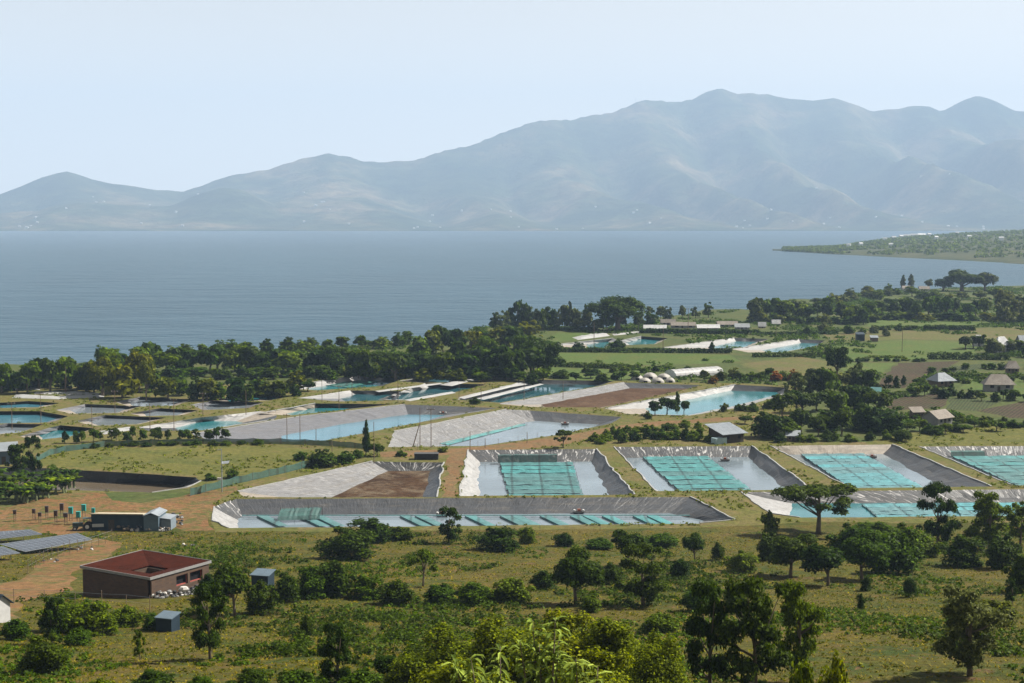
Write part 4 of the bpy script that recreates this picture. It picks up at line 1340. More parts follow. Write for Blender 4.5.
for hd in [
 (555,352,664,352.6,4.5,"dark hedge behind the far green field, running below the two nearest far ponds"),
 (664,352.8,732,353.2,4.5,"dark hedge below the far pond with the long thick white bank"),
 (752,357,830,356.5,4,"dark hedge below the brightest far pond, towards the grove"),
 (558,366.5,640,369.5,4.5,"dark wild hedge between the far field and the white domes"),
 (520,329,596,332,4.5,"dark straight hedge in front of the casuarina row"),
 (640,333,760,334.5,4.5,"dark hedge behind the far ponds, below the lakeside sheds"),
 (760,335,838,334,3,"low dark hedge at the end of the far ponds"),
 (872,330,890,330,4,"short dark hedge at the left of the strip field's front"),
 (895,330,918,330,4,"short dark hedge piece in front of the strip field, middle one"),
 (924,330,975,330.5,5,"bushy dark hedge in front of the strip field, towards the villa"),
 (928,359,972,359.5,7,"thick dark trimmed hedge left of the gap below the villa"),
 (974,359.5,1010,360,6.5,"thick dark trimmed hedge right of the gap below the villa"),
 (940,376,985,378,3.6,"dark field hedge above the small hip roofed house"),
 (985,377,1060,379,3.6,"dark field hedge above the large tan hip roof"),
 (868,357.5,905,358,1.8,"thin line of hedge crossing the bright green field"),
 (893,397.5,905,396,5,"short hedge at the corner of the ploughed field"),
 (100,391,152,393,4.5,"pale green reed strip behind the crumpled white sheets"),
 (885,303,940,306,4,"dark hedge in the loose land near the lake, before the tan roofs"),
 (815,387,900,388,3,"hedge along the top of the grove at the bright field")]:
    hedge(*hd, fol="mid" if "pale green" in hd[5] or "thin line" in hd[5] else "dark")

# ---- uncountable growth: woods on the headland, grass and weeds of the meadow
def cloud(name, P, N, size, fol, label, cat, seed):
    me = leaf_mesh(name, FOL[fol], P, N, 1.0, np.random.default_rng(seed))
    return me
rg = np.random.default_rng(77)
PP, NN = [], []
for k in range(5600):
    px = 783 + 560 * rg.random() ** 1.5
    dn, df = float(np.interp(px, *HXN)), float(np.interp(px, *HXF))
    t = .02 + .95 * rg.random()
    D = dn + (df - dn) * t
    X = (px - 512) / F * D
    if mn.noise(Vector((X / 90, D / 130, 5))) < -.2:
        continue
    r = rg.uniform(2.0, 4.6) * (1.25 if px > 880 else .8)
    z = head_z(px, D)
    d = rg.normal(size=(16, 3)); d /= np.linalg.norm(d, axis=1)[:, None]; d[:, 2] = np.abs(d[:, 2])
    PP.append(np.array((X, D, z)) + d * np.array((r, r, r * 1.15))); NN.append(d)
PP, NN = np.concatenate(PP), np.concatenate(NN)
me = leaf_mesh("woodland", FOL["mid"], PP, NN, 3.2, rg)
o = bpy.data.objects.new("woodland", me); COL.objects.link(o)
tag(o, "scattered scrub and trees covering the far headland", "woodland", kind="stuff")

def blades(name, n, region, size, fol, label, cat, seed, patch=None, hgt=1.0, lean=.5, D0=66, D1=272):
    """tufts of upright blades scattered over the meadow"""
    rg = np.random.default_rng(seed)
    P, S = [], []
    while len(P) < n:
        y = D0 + (D1 - D0) * rg.random() ** 1.2
        x = rg.uniform(-1, 1) * (16 + y * .385)
        if patch is not None and mn.noise(Vector((x * patch[0], y * patch[0] * .8, seed))) + .45 * mn.noise(Vector((x * patch[0] * 3.1, y * patch[0] * 3.1, seed + 3))) < patch[1]:
            continue
        if any(inside(pl, np.array([x]), np.array([y]))[0] for pl in region):
            continue
        P.append((x, y, gz(x, y))); S.append(size * (.6 + .8 * rg.random()) * (.75 + y / 420))
    P, S = np.array(P), np.array(S)
    m = len(P)
    k = 4
    P = np.repeat(P, k, axis=0); S = np.repeat(S, k)
    a = rg.uniform(0, 6.28, m * k)
    dirv = np.stack([np.cos(a), np.sin(a), np.zeros(m * k)], 1)
    side = np.stack([-np.sin(a), np.cos(a), np.zeros(m * k)], 1)
    tip = P + dirv * (S * lean * rg.uniform(.3, 1.2, m * k))[:, None] + np.array((0, 0, 1)) * (S * hgt * rg.uniform(.6, 1.2, m * k))[:, None]
    b0 = P - side * (S * .28)[:, None] - np.array((0, 0, .04)); b1 = P + side * (S * .28)[:, None] - np.array((0, 0, .04))
    v = np.stack([b0, b1, tip], 1).reshape(-1, 3)
    me = bpy.data.meshes.new(name)
    q_ = m * k
    me.vertices.add(3 * q_); me.vertices.foreach_set("co", v.astype(np.float32).ravel())
    me.loops.add(3 * q_); me.loops.foreach_set("vertex_index", np.arange(3 * q_, dtype=np.int32))
    me.polygons.add(q_); me.polygons.foreach_set("loop_start", np.arange(0, 3 * q_, 3, dtype=np.int32)); me.polygons.foreach_set("loop_total", np.full(q_, 3, np.int32))
    at_ = me.attributes.new("tint", 'FLOAT', 'FACE')
    at_.data.foreach_set("value", np.repeat(rg.beta(1.6, 1.8, m), k).astype(np.float32))
    me.materials.append(FOL[fol]); me.update(calc_edges=True)
    o = bpy.data.objects.new(name, me); COL.objects.link(o)
    tag(o, label, cat, kind="stuff")
FOL["straw"] = foliage("dry_grass_blades", (.11, .09, .022), (.24, .19, .055), .2)
bare = [[(p.x, p.y) for p in (at(*c) for c in pix)] for pix in ZONES[1][3]]
bld_pix = [(68, 596), (152, 607), (214, 590), (214, 570), (140, 560), (70, 570)]
bare.append([(p.x, p.y) for p in (at(*c) for c in bld_pix)])
blades("dry_grass", 42000, bare, .19, "straw", "short dry grass tufts all over the meadow", "grass", 2, None, .6, 1.4)
blades("green_grass", 26000, bare, .19, "olive", "patches of greener grass in the meadow", "grass", 5, (.05, .02), .65, 1.3)
def clumps(name, n, region, patch, fol, label, cat, seed, size, leaf, per=14):
    """low leafy clumps of scrub in patches"""
    rg = np.random.default_rng(seed)
    P, N = [], []
    k = 0
    while k < n:
        y = 70 + 200 * rg.random() ** 1.1
        x = rg.uniform(-1, 1) * (16 + y * .385)
        if mn.noise(Vector((x * patch[0], y * patch[0] * .7, seed))) + .5 * mn.noise(Vector((x * patch[0] * 3.3, y * patch[0] * 3.3, seed + 3))) < patch[1]:
            continue
        if any(inside(pl, np.array([x]), np.array([y]))[0] for pl in region):
            continue
        k += 1
        s = size * rg.uniform(.45, 1.3) * (.8 + y / 500)
        d = rg.normal(size=(per, 3)); d /= np.linalg.norm(d, axis=1)[:, None]; d[:, 2] = np.abs(d[:, 2])
        P.append(np.array((x, y, gz(x, y) - .02)) + d * np.array((s, s, s * rg.uniform(.6, 1.2))) * rg.uniform(.5, 1, per)[:, None]); N.append(d)
    me = leaf_mesh(name, FOL[fol], np.concatenate(P), np.concatenate(N), leaf, rg)
    o = bpy.data.objects.new(name, me); COL.objects.link(o)
    tag(o, label, cat, kind="stuff")
def bank_weeds(n, seed):
    rg = np.random.default_rng(seed)
    zone = [[(p.x, p.y) for p in (at(*c) for c in pix)] for zz in ZONES if zz[0] in ("pond_bank", "pasture") for pix in zz[3]]
    road = [[(p.x, p.y) for p in (at(*c) for c in pix)] for zz in ZONES if zz[0] in ("dirt_road", "soil_yard") for pix in zz[3]]
    x = rg.uniform(-330, 480, n * 6); y = 278 + 330 * rg.random(n * 6) ** 1.4
    ok = np.zeros(len(x), bool)
    for pl in zone: ok |= inside(pl, x, y)
    for pl in HOLES + road: ok &= ~inside(pl, x, y)
    ok &= np.array([mn.noise(Vector((a * .06, b2 * .05, 2))) + .6 * mn.noise(Vector((a * .2, b2 * .16, 6))) > -.02 for a, b2 in zip(x, y)])
    x, y = x[ok][:n], y[ok][:n]
    P, N = [], []
    for a, b2 in zip(x, y):
        s = rg.uniform(.15, .5)
        d = rg.normal(size=(8, 3)); d /= np.linalg.norm(d, axis=1)[:, None]; d[:, 2] = np.abs(d[:, 2])
        P.append(np.array((a, b2, 0)) + d * np.array((s * 1.5, s * 1.5, s))); N.append(d)
    me = leaf_mesh("bank_weeds", FOL["bank"], np.concatenate(P), np.concatenate(N), .36, rg)
    o = bpy.data.objects.new("bank_weeds", me); COL.objects.link(o)
    tag(o, "fresh green weeds growing on the dykes between the ponds", "weeds", kind="stuff")
bank_weeds(9000, 12)
def field_scrub(n, seed):
    rg = np.random.default_rng(seed)
    x = rg.uniform(-420, 760, n * 12); y = 420 + 900 * rg.random(n * 12) ** 1.2
    ok = np.zeros(len(x), bool)
    ok |= inside(out_ring, x, y + 6)
    ok &= np.abs(x) < y * .42
    for zz in ZONES:
        if zz[0] in ("pond_bank", "pasture", "dirt_road", "soil_yard", "crop_field"):
            for pix in zz[3]:
                ok &= ~inside([(p.x, p.y) for p in (at(*c) for c in pix)], x, y)
    for pl in HOLES: ok &= ~inside(pl, x, y)
    lit = np.zeros(len(x), bool)
    for zz in ZONES:
        if zz[0] in ("grass_field", "dry_grass_field"):
            for pix in zz[3]:
                lit |= inside([(p.x, p.y) for p in (at(*c) for c in pix)], x, y)
    nz = np.array([mn.noise(Vector((a * .022, b2 * .016, 2))) + .6 * mn.noise(Vector((a * .09, b2 * .05, 6))) for a, b2 in zip(x, y)])
    ok &= nz > np.where(lit, .42, .02)
    x, y = x[ok][:n], y[ok][:n]
    P, N = [], []
    for a, b2 in zip(x, y):
        s = rg.uniform(.35, 1.25) * (.6 + b2 / 1000)
        d = rg.normal(size=(13, 3)); d /= np.linalg.norm(d, axis=1)[:, None]; d[:, 2] = np.abs(d[:, 2])
        P.append(np.array((a, b2, 0)) + d * np.array((s * 1.5, s * 1.5, s)) * rg.uniform(.6, 1, 13)[:, None]); N.append(d)
    me = leaf_mesh("field_scrub", FOL["mid"], np.concatenate(P), np.concatenate(N), .85, rg)
    o = bpy.data.objects.new("field_scrub", me); COL.objects.link(o)
    tag(o, "low scrub and rank growth among the far fields and shore trees", "scrub", kind="stuff")
field_scrub(6500, 33)
clumps("weeds", 6500, bare, (.042, .16), "mid", "low leafy weeds growing in patches of the meadow", "weeds", 9, .42, .24)
clumps("scrub", 2600, bare, (.03, .22), "dark", "dark knee high scrub growing in patches of the meadow", "scrub", 14, .75, .27, 24)
clumps("herbs", 6500, bare, (.09, -.1), "olive", "small dull herbs dotted over the meadow", "herbs", 23, .22, .17, 9)
# ------------------------------------------------------------------ things people built
def net_mat(name, col):
    m, t, b = new_mat(name)
    f = tex(t, .35, 5, .7)
    f2 = tex(t, 2.2, 4, .7)
    r = ramp(t, [(.3, [c * .6 for c in col]), (.68, [min(1, c * 1.25) for c in col])])
    t.links.new(f, r.inputs[0])
    r2 = ramp(t, [(.3, (.75, .75, .75)), (.7, (1.15, 1.15, 1.15))])
    t.links.new(f2, r2.inputs[0])
    oi = t.nodes.new("ShaderNodeObjectInfo")
    hs = t.nodes.new("ShaderNodeHueSaturation")
    for k_, (lo_, hi_) in {"Value": (.78, 1.18), "Saturation": (.70, .95)}.items():
        mr = t.nodes.new("ShaderNodeMapRange"); mr.inputs[3].default_value = lo_; mr.inputs[4].default_value = hi_
        t.links.new(oi.outputs["Random"], mr.inputs[0]); t.links.new(mr.outputs[0], hs.inputs[k_])
    t.links.new(mixcol(t, 1.0, r.outputs[0], r2.outputs[0], 'MULTIPLY'), hs.inputs["Color"])
    t.links.new(hs.outputs[0], b.inputs["Base Color"])
    b.inputs["Roughness"].default_value = .6
    bump(t, b, f2, .5, .2)
    wv = t.nodes.new("ShaderNodeTexWave"); wv.inputs["Scale"].default_value = .045; wv.inputs["Distortion"].default_value = .4
    g_ = t.nodes.new("ShaderNodeNewGeometry"); t.links.new(g_.outputs["Position"], wv.inputs[0])
    rw = ramp(t, [(.0, (.45, .45, .45)), (.03, (1, 1, 1))])
    t.links.new(wv.outputs["Fac"], rw.inputs[0])
    t.links.new(mixcol(t, 1.0, hs.outputs[0], rw.outputs[0], 'MULTIPLY'), b.inputs["Base Color"])
    tr = t.nodes.new("ShaderNodeBsdfTransparent")
    mx = t.nodes.new("ShaderNodeMixShader")
    mx.inputs[0].default_value = .14
    t.links.new(b.outputs[0], mx.inputs[1]); t.links.new(tr.outputs[0], mx.inputs[2])
    t.links.new(mx.outputs[0], t.nodes["Material Output"].inputs[0])
    return m
M_NET = net_mat("teal_net", (.026, .175, .175))
M_NET2 = net_mat("turquoise_net", (.04, .22, .245))
M_NET3 = net_mat("green_net", (.008, .10, .082))
M_FENCENET = net_mat("fence_net", (.025, .09, .07))

def nets(label, quad, nrow, z, mat, upright=None, cross=5, gap=.13):
    """rows of net cages side by side: quad is far-left, far-right, near-right, near-left"""
    A, B_, C_, D_ = [at(*q_, z) for q_ in quad]
    root = thing("net_cage_block", label, "fish nets", (A + B_ + C_ + D_) / 4, "net blocks floating in the ponds")
    O = Vector(root.location)
    q = random.Random(int(quad[0][0]))
    for i in range(nrow):
        t0, t1 = i / nrow, (i + 1) / nrow
        g = gap + q.random() * .1
        t1 = t1 - g / nrow
        m = MB()
        N = 22
        sl = q.uniform(-.18, .1)
        rows = []
        for j in range(N + 1):
            u = j / N
            l0, l1 = lerp(A, D_, t0), lerp(B_, C_, t0)
            k0, k1 = lerp(A, D_, t1), lerp(B_, C_, t1)
            e = q.uniform(-.1, .1) if j in (0, N) else 0
            dip = -.12 * abs(math.sin(u * cross * math.pi)) ** .7
            p, r_ = lerp(l0, l1, u), lerp(k0, k1, u)
            wv = mn.noise(Vector((u * 9, i * 3.1, 2))) * .2
            dirn = (l1 - l0).normalized() * e * 2
            rows.append([p + dirn + Vector((0, 0, .12 + wv)), lerp(p, r_, .5) + dirn + Vector((0, 0, dip + sl * .5)), r_ + dirn + Vector((0, 0, .05 + sl * .4 + wv))])
        for j in range(N):
            for s in (0, 1):
                m.add([rows[j][s], rows[j + 1][s], rows[j + 1][s + 1], rows[j][s + 1]], [(0, 1, 2, 3)])
        # hanging sides of the row
        for j in range(N):
            a, b2 = rows[j][0], rows[j + 1][0]
            m.add([a, b2, b2 - Vector((0, 0, .75)), a - Vector((0, 0, .75))], [(0, 1, 2, 3)])
        m.obj("net_row", mat, root, O)
    for i in range(nrow + 1):
        for u in (0, .5, 1):
            t = min(i / nrow, .985)
            p = lerp(lerp(A, D_, t), lerp(B_, C_, t), u)
            ps = MB(); ps.tube([p - Vector((0, 0, .9)), p + Vector((0, 0, .35))], [.05, .05], 5)
            ps.obj("support_pole", M_DARKWOOD, root, O)
    if upright:
        U = MB()
        a, b2, hgt = at(*upright[0], z), at(*upright[1], z), upright[2]
        n = 16
        for j in range(n):
            p, r_ = lerp(a, b2, j / n), lerp(a, b2, (j + 1) / n)
            h0 = hgt * (1 + .1 * mn.noise(Vector((j * .7, 1, 1)))); h1 = hgt * (1 + .1 * mn.noise(Vector(((j + 1) * .7, 1, 1))))
            U.add([p, r_, r_ + Vector((0, .5, h1)), p + Vector((0, .5, h0))], [(0, 1, 2, 3)])
            U.add([p + Vector((0, .5, h0)), r_ + Vector((0, .5, h1)), r_ + Vector((0, 3, h1 * .9)), p + Vector((0, 3, h0 * .9))], [(0, 1, 2, 3)])
        U.obj("upright_net", M_NET3, root, O)
nets("teal net rows filling most of the square pond by the dirt track", [(500,463),(573,462.5),(584,499),(510,499)], 9, -1.5, M_NET, ((498,463),(557,462.5),1.9))
nets("teal net rows in the middle of the slanting pond below the grey roofed shed", [(643,457),(708,456.5),(756,493.5),(683,494.5)], 9, -1.5, M_NET)
nets("smooth turquoise net sheet covering the plain netted pond", [(801,454.2),(864,453.8),(926,489),(853,490)], 12, -1.5, M_NET2, None, 2, .04)
nets("deep teal net rows cut by the right edge of the picture", [(953,456.5),(1080,455.5),(1108,487),(1023,488)], 9, -1.5, M_NET, ((951,456.5),(985,456.3),1.2))
nets("dark green net stretched in the narrow pond near the shore trees", [(320,384.5),(360,380.6),(380,381.4),(352,388)], 3, -1.3, M_NET3)
nets("teal netting lying along the foot of the whitish creased bank", [(440,443.5),(522,424),(527,424.6),(450,444.8)], 2, -1.85, M_NET)
nets("turquoise net patch in the long narrow pond behind the spreading tree", [(862,504.5),(930,503.5),(940,519),(880,519)], 4, -1.7, M_NET2)
nets("turquoise net patch at the picture's right edge in the long narrow pond", [(950,503.5),(1060,502.5),(1060,519),(965,519)], 4, -1.7, M_NET2)
# strips slanting across the longest pond
sroot = thing("net_strips", "narrow teal net strips slanting across the longest pond", "fish nets", at(470, 520, -1.6), "net blocks floating in the ponds")
for x in (262, 303, 318, 405, 420, 470, 505, 516, 545, 575, 588, 607, 638, 652):
    a, b2 = at(x, 515.5, -1.6), at(x + 22, 526, -1.6)
    m = MB()
    w_ = Vector((1.1, 0, 0))
    n = 6
    for j in range(n):
        p, r_ = lerp(a, b2, j / n), lerp(a, b2, (j + 1) / n)
        dz = Vector((0, 0, .15 * mn.noise(Vector((x, j, 0))) ))
        m.add([p - w_ + dz, p + w_ + dz, r_ + w_ + dz, r_ - w_ + dz], [(0, 1, 2, 3)])
        m.add([p - w_ + dz, r_ - w_ + dz, r_ - w_ - Vector((0, 0, .5)), p - w_ - Vector((0, 0, .5))], [(0, 1, 2, 3)])
    m.obj("net_strip", M_NET, sroot, sroot.location)
m = MB()
for x in range(242, 690, 8):
    a, b2 = at(x, 515.3, -1.6), at(x + 8, 515.3, -1.6)
    m.frame_box(a - Vector((0, .25, .05)), b2 - a, (0, .5, 0), (0, 0, .1))
m.obj("net_strip", M_NET, sroot, sroot.location)
m = MB()
nr = thing("net_heap", "bunched bright green net hung over the far side of the longest pond", "fish nets", at(299, 519, -1.2))
a, b2 = at(278, 520, -1.5), at(320, 518.5, -1.5)
for j in range(18):
    p, r_ = lerp(a, b2, j / 18), lerp(a, b2, (j + 1) / 18)
    rows = []
    for pp, jj in ((p, j), (r_, j + 1)):
        w_ = mn.noise(Vector((jj * .9, 2, 2)))
        rows.append([pp + Vector((0, -.6, 0)), pp + Vector((0, 0, .75 + .3 * w_)), pp + Vector((0, 2.2, 1.3 + .4 * w_)), pp + Vector((0, 4.4, 1.5 + .3 * w_))])
    for s in range(3):
        m.add([rows[0][s], rows[1][s], rows[1][s + 1], rows[0][s + 1]], [(0, 1, 2, 3)])
m.obj("netting", M_NET3, nr, nr.location)
for t in (0, .33, .66, 1):
    p = lerp(a, b2, t) + Vector((0, 3.6, 0))
    m = MB(); m.tube([p - Vector((0, 0, .6)), p + Vector((0, 0, 1.9))], [.05, .05], 5)
    m.obj("support_pole", M_DARKWOOD, nr, nr.location)

# ---- houses ---------------------------------------------------------------
M_BRICK, t, b = new_mat("brick_wall")
br = t.nodes.new("ShaderNodeTexBrick")
br.inputs["Color1"].default_value = (.082, .044, .024, 1); br.inputs["Color2"].default_value = (.055, .030, .018, 1); br.inputs["Mortar"].default_value = (.06, .046, .034, 1)
br.inputs["Scale"].default_value = 1.0; br.inputs["Brick Width"].default_value = .6; br.inputs["Row Height"].default_value = .28; br.inputs["Mortar Size"].default_value = .025
tc = t.nodes.new("ShaderNodeTexCoord"); t.links.new(tc.outputs["UV"], br.inputs[0])
t.links.new(br.outputs[0], b.inputs["Base Color"]); b.inputs["Roughness"].default_value = .95
def sheetmetal(name, col, rough=.5, freq=6.0, rust=None):
    m, t, b = new_mat(name)
    f = tex(t, .5, 5, .7, 'obj')
    r = ramp(t, [(.3, [c * .75 for c in col]), (.7, [min(1, c * 1.2) for c in col])])
    t.links.new(f, r.inputs[0])
    c = r.outputs[0]
    if rust:
        g = tex(t, 1.1, 6, .75, 'obj')
        rr = ramp(t, [(.52, (0, 0, 0)), (.66, (.9, .9, .9))])
        t.links.new(g, rr.inputs[0])
        c = mixcol(t, rr.outputs[0], c, rust)
    t.links.new(c, b.inputs["Base Color"])
    b.inputs["Roughness"].default_value = rough
    b.inputs["Specular IOR Level"].default_value = .2
    w = t.nodes.new("ShaderNodeTexWave"); w.inputs["Scale"].default_value = freq
    tc = t.nodes.new("ShaderNodeTexCoord"); t.links.new(tc.outputs["UV"], w.inputs[0])
    bump(t, b, w.outputs["Fac"], .6, .05)
    return m
M_REDROOF = sheetmetal("red_roof_sheet", (.046, .0105, .0050), .8, 3.0, (.028, .010, .006))
M_REDROOF.node_tree.nodes["Principled BSDF"].inputs["Specular IOR Level"].default_value = .04
M_GREYROOF = sheetmetal("grey_roof_sheet", (.19, .21, .23), .45, 3.0)
M_TANROOF = sheetmetal("tan_roof_sheet", (.19, .165, .138), .7, 3.0, (.13, .10, .072))
M_WHITEROOF = sheetmetal("white_roof_sheet", (.38, .38, .38), .5, 3.0)
M_BLUEWALL = sheetmetal("blue_grey_wall_sheet", (.08, .115, .145), .55, 4.0)
M_DKBLUEWALL = sheetmetal("dark_blue_wall_sheet", (.02, .035, .05), .6, 4.0)
M_PALEWALL = plain("pale_plaster", (.19, .186, .182), .9, .15, 1.5)
M_MUDWALL = plain("mud_wall", (.12, .09, .066), .95, .2, 1.5)
M_WHITEWALL = plain("whitewash", (.36, .355, .345), .9, .12, 1.5)
M_REDFRAME = plain("red_painted_frame", (.28, .07, .055), .6, .2, 3)
M_FASCIA = plain("fascia_board", (.20, .195, .19), .6, .15, 3)

def quad_uv(m, p, mi=0):
    a, b2, c, d = [Vector(x) for x in p]
    L, Hh = (b2 - a).length, (d - a).length
    m.add(p, [(0, 1, 2, 3)], mi, [[(0, 0), (L, 0), (L, Hh), (0, Hh)]])

# brick building with the opening in its red roof
zr = 14.4
RP = {k: at(*v, zr) for k, v in dict(near=(150, 577), left=(75, 568), right=(207.5, 561)).items()}
n0 = RP["near"]
u1 = (RP["left"] - n0); u2 = (RP["right"] - n0)
u2n = u2.normalized(); u1 = u1 - u2n * u1.dot(u2n) * .75
L1, L2 = u1.length, u2.length
e1, e2 = u1.normalized(), u2n
zg = min(gz(p.x, p.y) for p in (n0, n0 + u1, n0 + u2, n0 + u1 + u2)) - .6
bb = thing("brick_building", "unfinished brick building with a rusty red roof around an open courtyard", "building", (n0.x, n0.y, zg))
O = Vector(bb.location)
def P(a, b2, z):
    v = n0 + e1 * a + e2 * b2
    return Vector((v.x, v.y, z))
ov, th = .35, .25
wz = zr - .45
cx0, cx1, cy0, cy1 = L1 * .30, L1 * .60, L2 * .34, L2 * .66     # courtyard, nearer the front corner
# front-left wall (in shade), plain with two openings
def wall(mb, a0, b0, a1, b1, z0, z1, holes=(), nrm=None):
    """wall of a run (a0,b0)-(a1,b1) with rectangular openings (t0,t1,za,zb); returns jamb-less panels with thickness"""
    d = P(a1, b1, 0) - P(a0, b0, 0); L = d.length
    xs = sorted(set([0.0, L] + [h[0] for h in holes] + [h[1] for h in holes]))
    nr = Vector((-d.y, d.x, 0)).normalized() * th
    if nrm is not None and nr.dot(nrm) > 0:
        nr = -nr
    o = P(a0, b0, 0); dn = d / L
    for x0, x1 in zip(xs, xs[1:]):
        hs = [h for h in holes if h[0] <= x0 + 1e-6 and h[1] >= x1 - 1e-6]
        spans = [(z0, hs[0][2]), (hs[0][3], z1)] if hs else [(z0, z1)]
        for za, zb in spans:
            if zb - za < .02: continue
            c = [o + dn * x0, o + dn * x1]
            q4 = [Vector((c[0].x, c[0].y, za)), Vector((c[1].x, c[1].y, za)), Vector((c[1].x, c[1].y, zb)), Vector((c[0].x, c[0].y, zb))]
            for off in (Vector((0, 0, 0)), nr):
                quad_uv(mb, [p + off for p in q4])
            for i in range(4):
                j = (i + 1) % 4
                mb.add([q4[i], q4[j], q4[j] + nr, q4[i] + nr], [(0, 1, 2, 3)], 0, [[(0, 0), (.3, 0), (.3, .3), (0, .3)]])
base = zg
g_r = gz(*(n0 + e2 * L2 * .7).xy)
win = [(L2 * .42, L2 * .62, g_r + 1.5, wz - .35), (L2 * .66, L2 * .88, g_r + 1.5, wz - .35)]
m = MB(); wall(m, 0, 0, 0, L2, base, wz, win, -e1 * -1); m.obj("wall", M_BRICK, bb, O)
m = MB(); wall(m, th, 0, L1, 0, base, wz, (), e2 * 1); m.obj("wall", M_BRICK, bb, O)
m = MB(); wall(m, L1, th, L1, L2, base, wz, (), e1); m.obj("wall", M_BRICK, bb, O)
m = MB(); wall(m, th, L2, L1, L2, base, wz, (), e2); m.obj("wall", M_BRICK, bb, O)
for cw in ((cx0, cy0, cx0, cy1), (cx1, cy0, cx1, cy1), (cx0, cy0, cx1, cy0), (cx0, cy1, cx1, cy1)):
    m = MB(); wall(m, *cw, base + .5, zr - 1.0, ()); m.obj("courtyard_wall", M_BRICK, bb, O)
for w0, w1, za, zb in win:
    fr = MB()
    f_ = .12
    for (b0, b1, z0, z1) in ((w0 - f_, w1 + f_, zb - f_, zb + .03), (w0 - f_, w1 + f_, za - .03, za + f_), (w0 - f_, w0 + .03, za, zb), (w1 - .03, w1 + f_, za, zb)):
        fr.frame_box(P(-.05, b0, z0), e1 * .17, e2 * (b1 - b0), (0, 0, z1 - z0))
    fo = fr.obj("window", M_REDFRAME, bb, O)
    pn = MB(); pn.frame_box(P(.16, w0, za), e1 * .03, e2 * (w1 - w0), (0, 0, zb - za))
    pn.obj("window_opening", M_DARK, fo, O)
# roof: four planes falling to the courtyard
zi = zr - .75
outer = [P(-ov, -ov, zr), P(L1 + ov, -ov, zr), P(L1 + ov, L2 + ov, zr), P(-ov, L2 + ov, zr)]
inner = [P(cx0, cy0, zi), P(cx1, cy0, zi), P(cx1, cy1, zi), P(cx0, cy1, zi)]
m = MB()
for i in range(4):
    j = (i + 1) % 4
    quad_uv(m, [outer[i], outer[j], inner[j], inner[i]])
    dz = Vector((0, 0, -.09))
    m.add([outer[i] + dz, outer[j] + dz, inner[j] + dz, inner[i] + dz], [(3, 2, 1, 0)], 0, [[(0, 0), (1, 0), (1, 1), (0, 1)]])
    m.add([inner[i], inner[j], inner[j] + dz, inner[i] + dz], [(0, 1, 2, 3)], 0, [[(0, 0), (1, 0), (1, 1), (0, 1)]])
m.obj("roof", M_REDROOF, bb, O)
m = MB()
for i in range(4):
    j = (i + 1) % 4
    d = outer[j] - outer[i]
    nr = Vector((-d.y, d.x, 0)).normalized() * .07
    m.frame_box(outer[i] - Vector((0, 0, .30)) - nr * .5, d, nr, (0, 0, .36))
m.obj("fascia", M_FASCIA, bb, O)
m = MB()
m.add([P(0, 0, base + .45), P(L1, 0, base + .45), P(L1, L2, base + .45), P(0, L2, base + .45)], [(0, 1, 2, 3)])
m.obj("floor", M_MUDWALL, bb, O)

# rubble in front of its right wall
rg = random.Random(9)
def stone_heap(name, label, cat, spots, smin, smax, mats, kind="stuff"):
    m = MB()
    for p in spots:
        s = rg.uniform(smin, smax)
        vs = []
        a0 = rg.uniform(0, 6.28)
        for zz, rr in ((-.1, .8), (.25, 1.0), (.62, .62)):
            for k in range(6):
                a = a0 + k * math.pi / 3
                r_ = s * rr * rg.uniform(.75, 1.15)
                vs.append(Vector(p) + Vector((r_ * math.cos(a), r_ * math.sin(a) * .85, s * zz * 1.2)))
        fs = [(k, (k + 1) % 6, 6 + (k + 1) % 6, 6 + k) for k in range(6)] + [(6 + k, 6 + (k + 1) % 6, 12 + (k + 1) % 6, 12 + k) for k in range(6)] + [tuple(range(12, 18))]
        m.add(vs, fs, rg.randrange(len(mats)))
    o = m.obj(name, mats, None, spots[0])
    return tag(o, label, cat, kind=kind)
M_STONE = plain("grey_stone", (.20, .195, .19), .9, .3, 2, bmp=.4)
M_STONED = plain("dark_stone", (.05, .05, .05), .9, .3, 2, bmp=.4)
M_STONEL = plain("pale_stone", (.45, .43, .40), .9, .2, 2, bmp=.4)
sp = []
for k in range(150):
    b_ = rg.uniform(-.5, L2 + .8); a_ = -rg.uniform(.5, 2.6)
    v = n0 + e1 * a_ + e2 * b_
    hgt = max(0, 1.0 - abs(a_ + 1.2) * .8) * rg.random()
    sp.append((v.x, v.y, gz(v.x, v.y) + hgt))
stone_heap("stone_rubble", "black and white heap of broken stones along the brick building's sunlit wall", "rubble", sp, .16, .38, [M_STONE, M_STONED, M_STONED, M_STONEL])
pv_ = n0 + e1 * -1.5 + e2 * L2 * .42
stone_heap("sandbag", "pale tan sack lying on the black and white rubble", "sack", [(pv_.x, pv_.y, gz(pv_.x, pv_.y) + .6)], .65, .7, [M_STONEL], "thing")

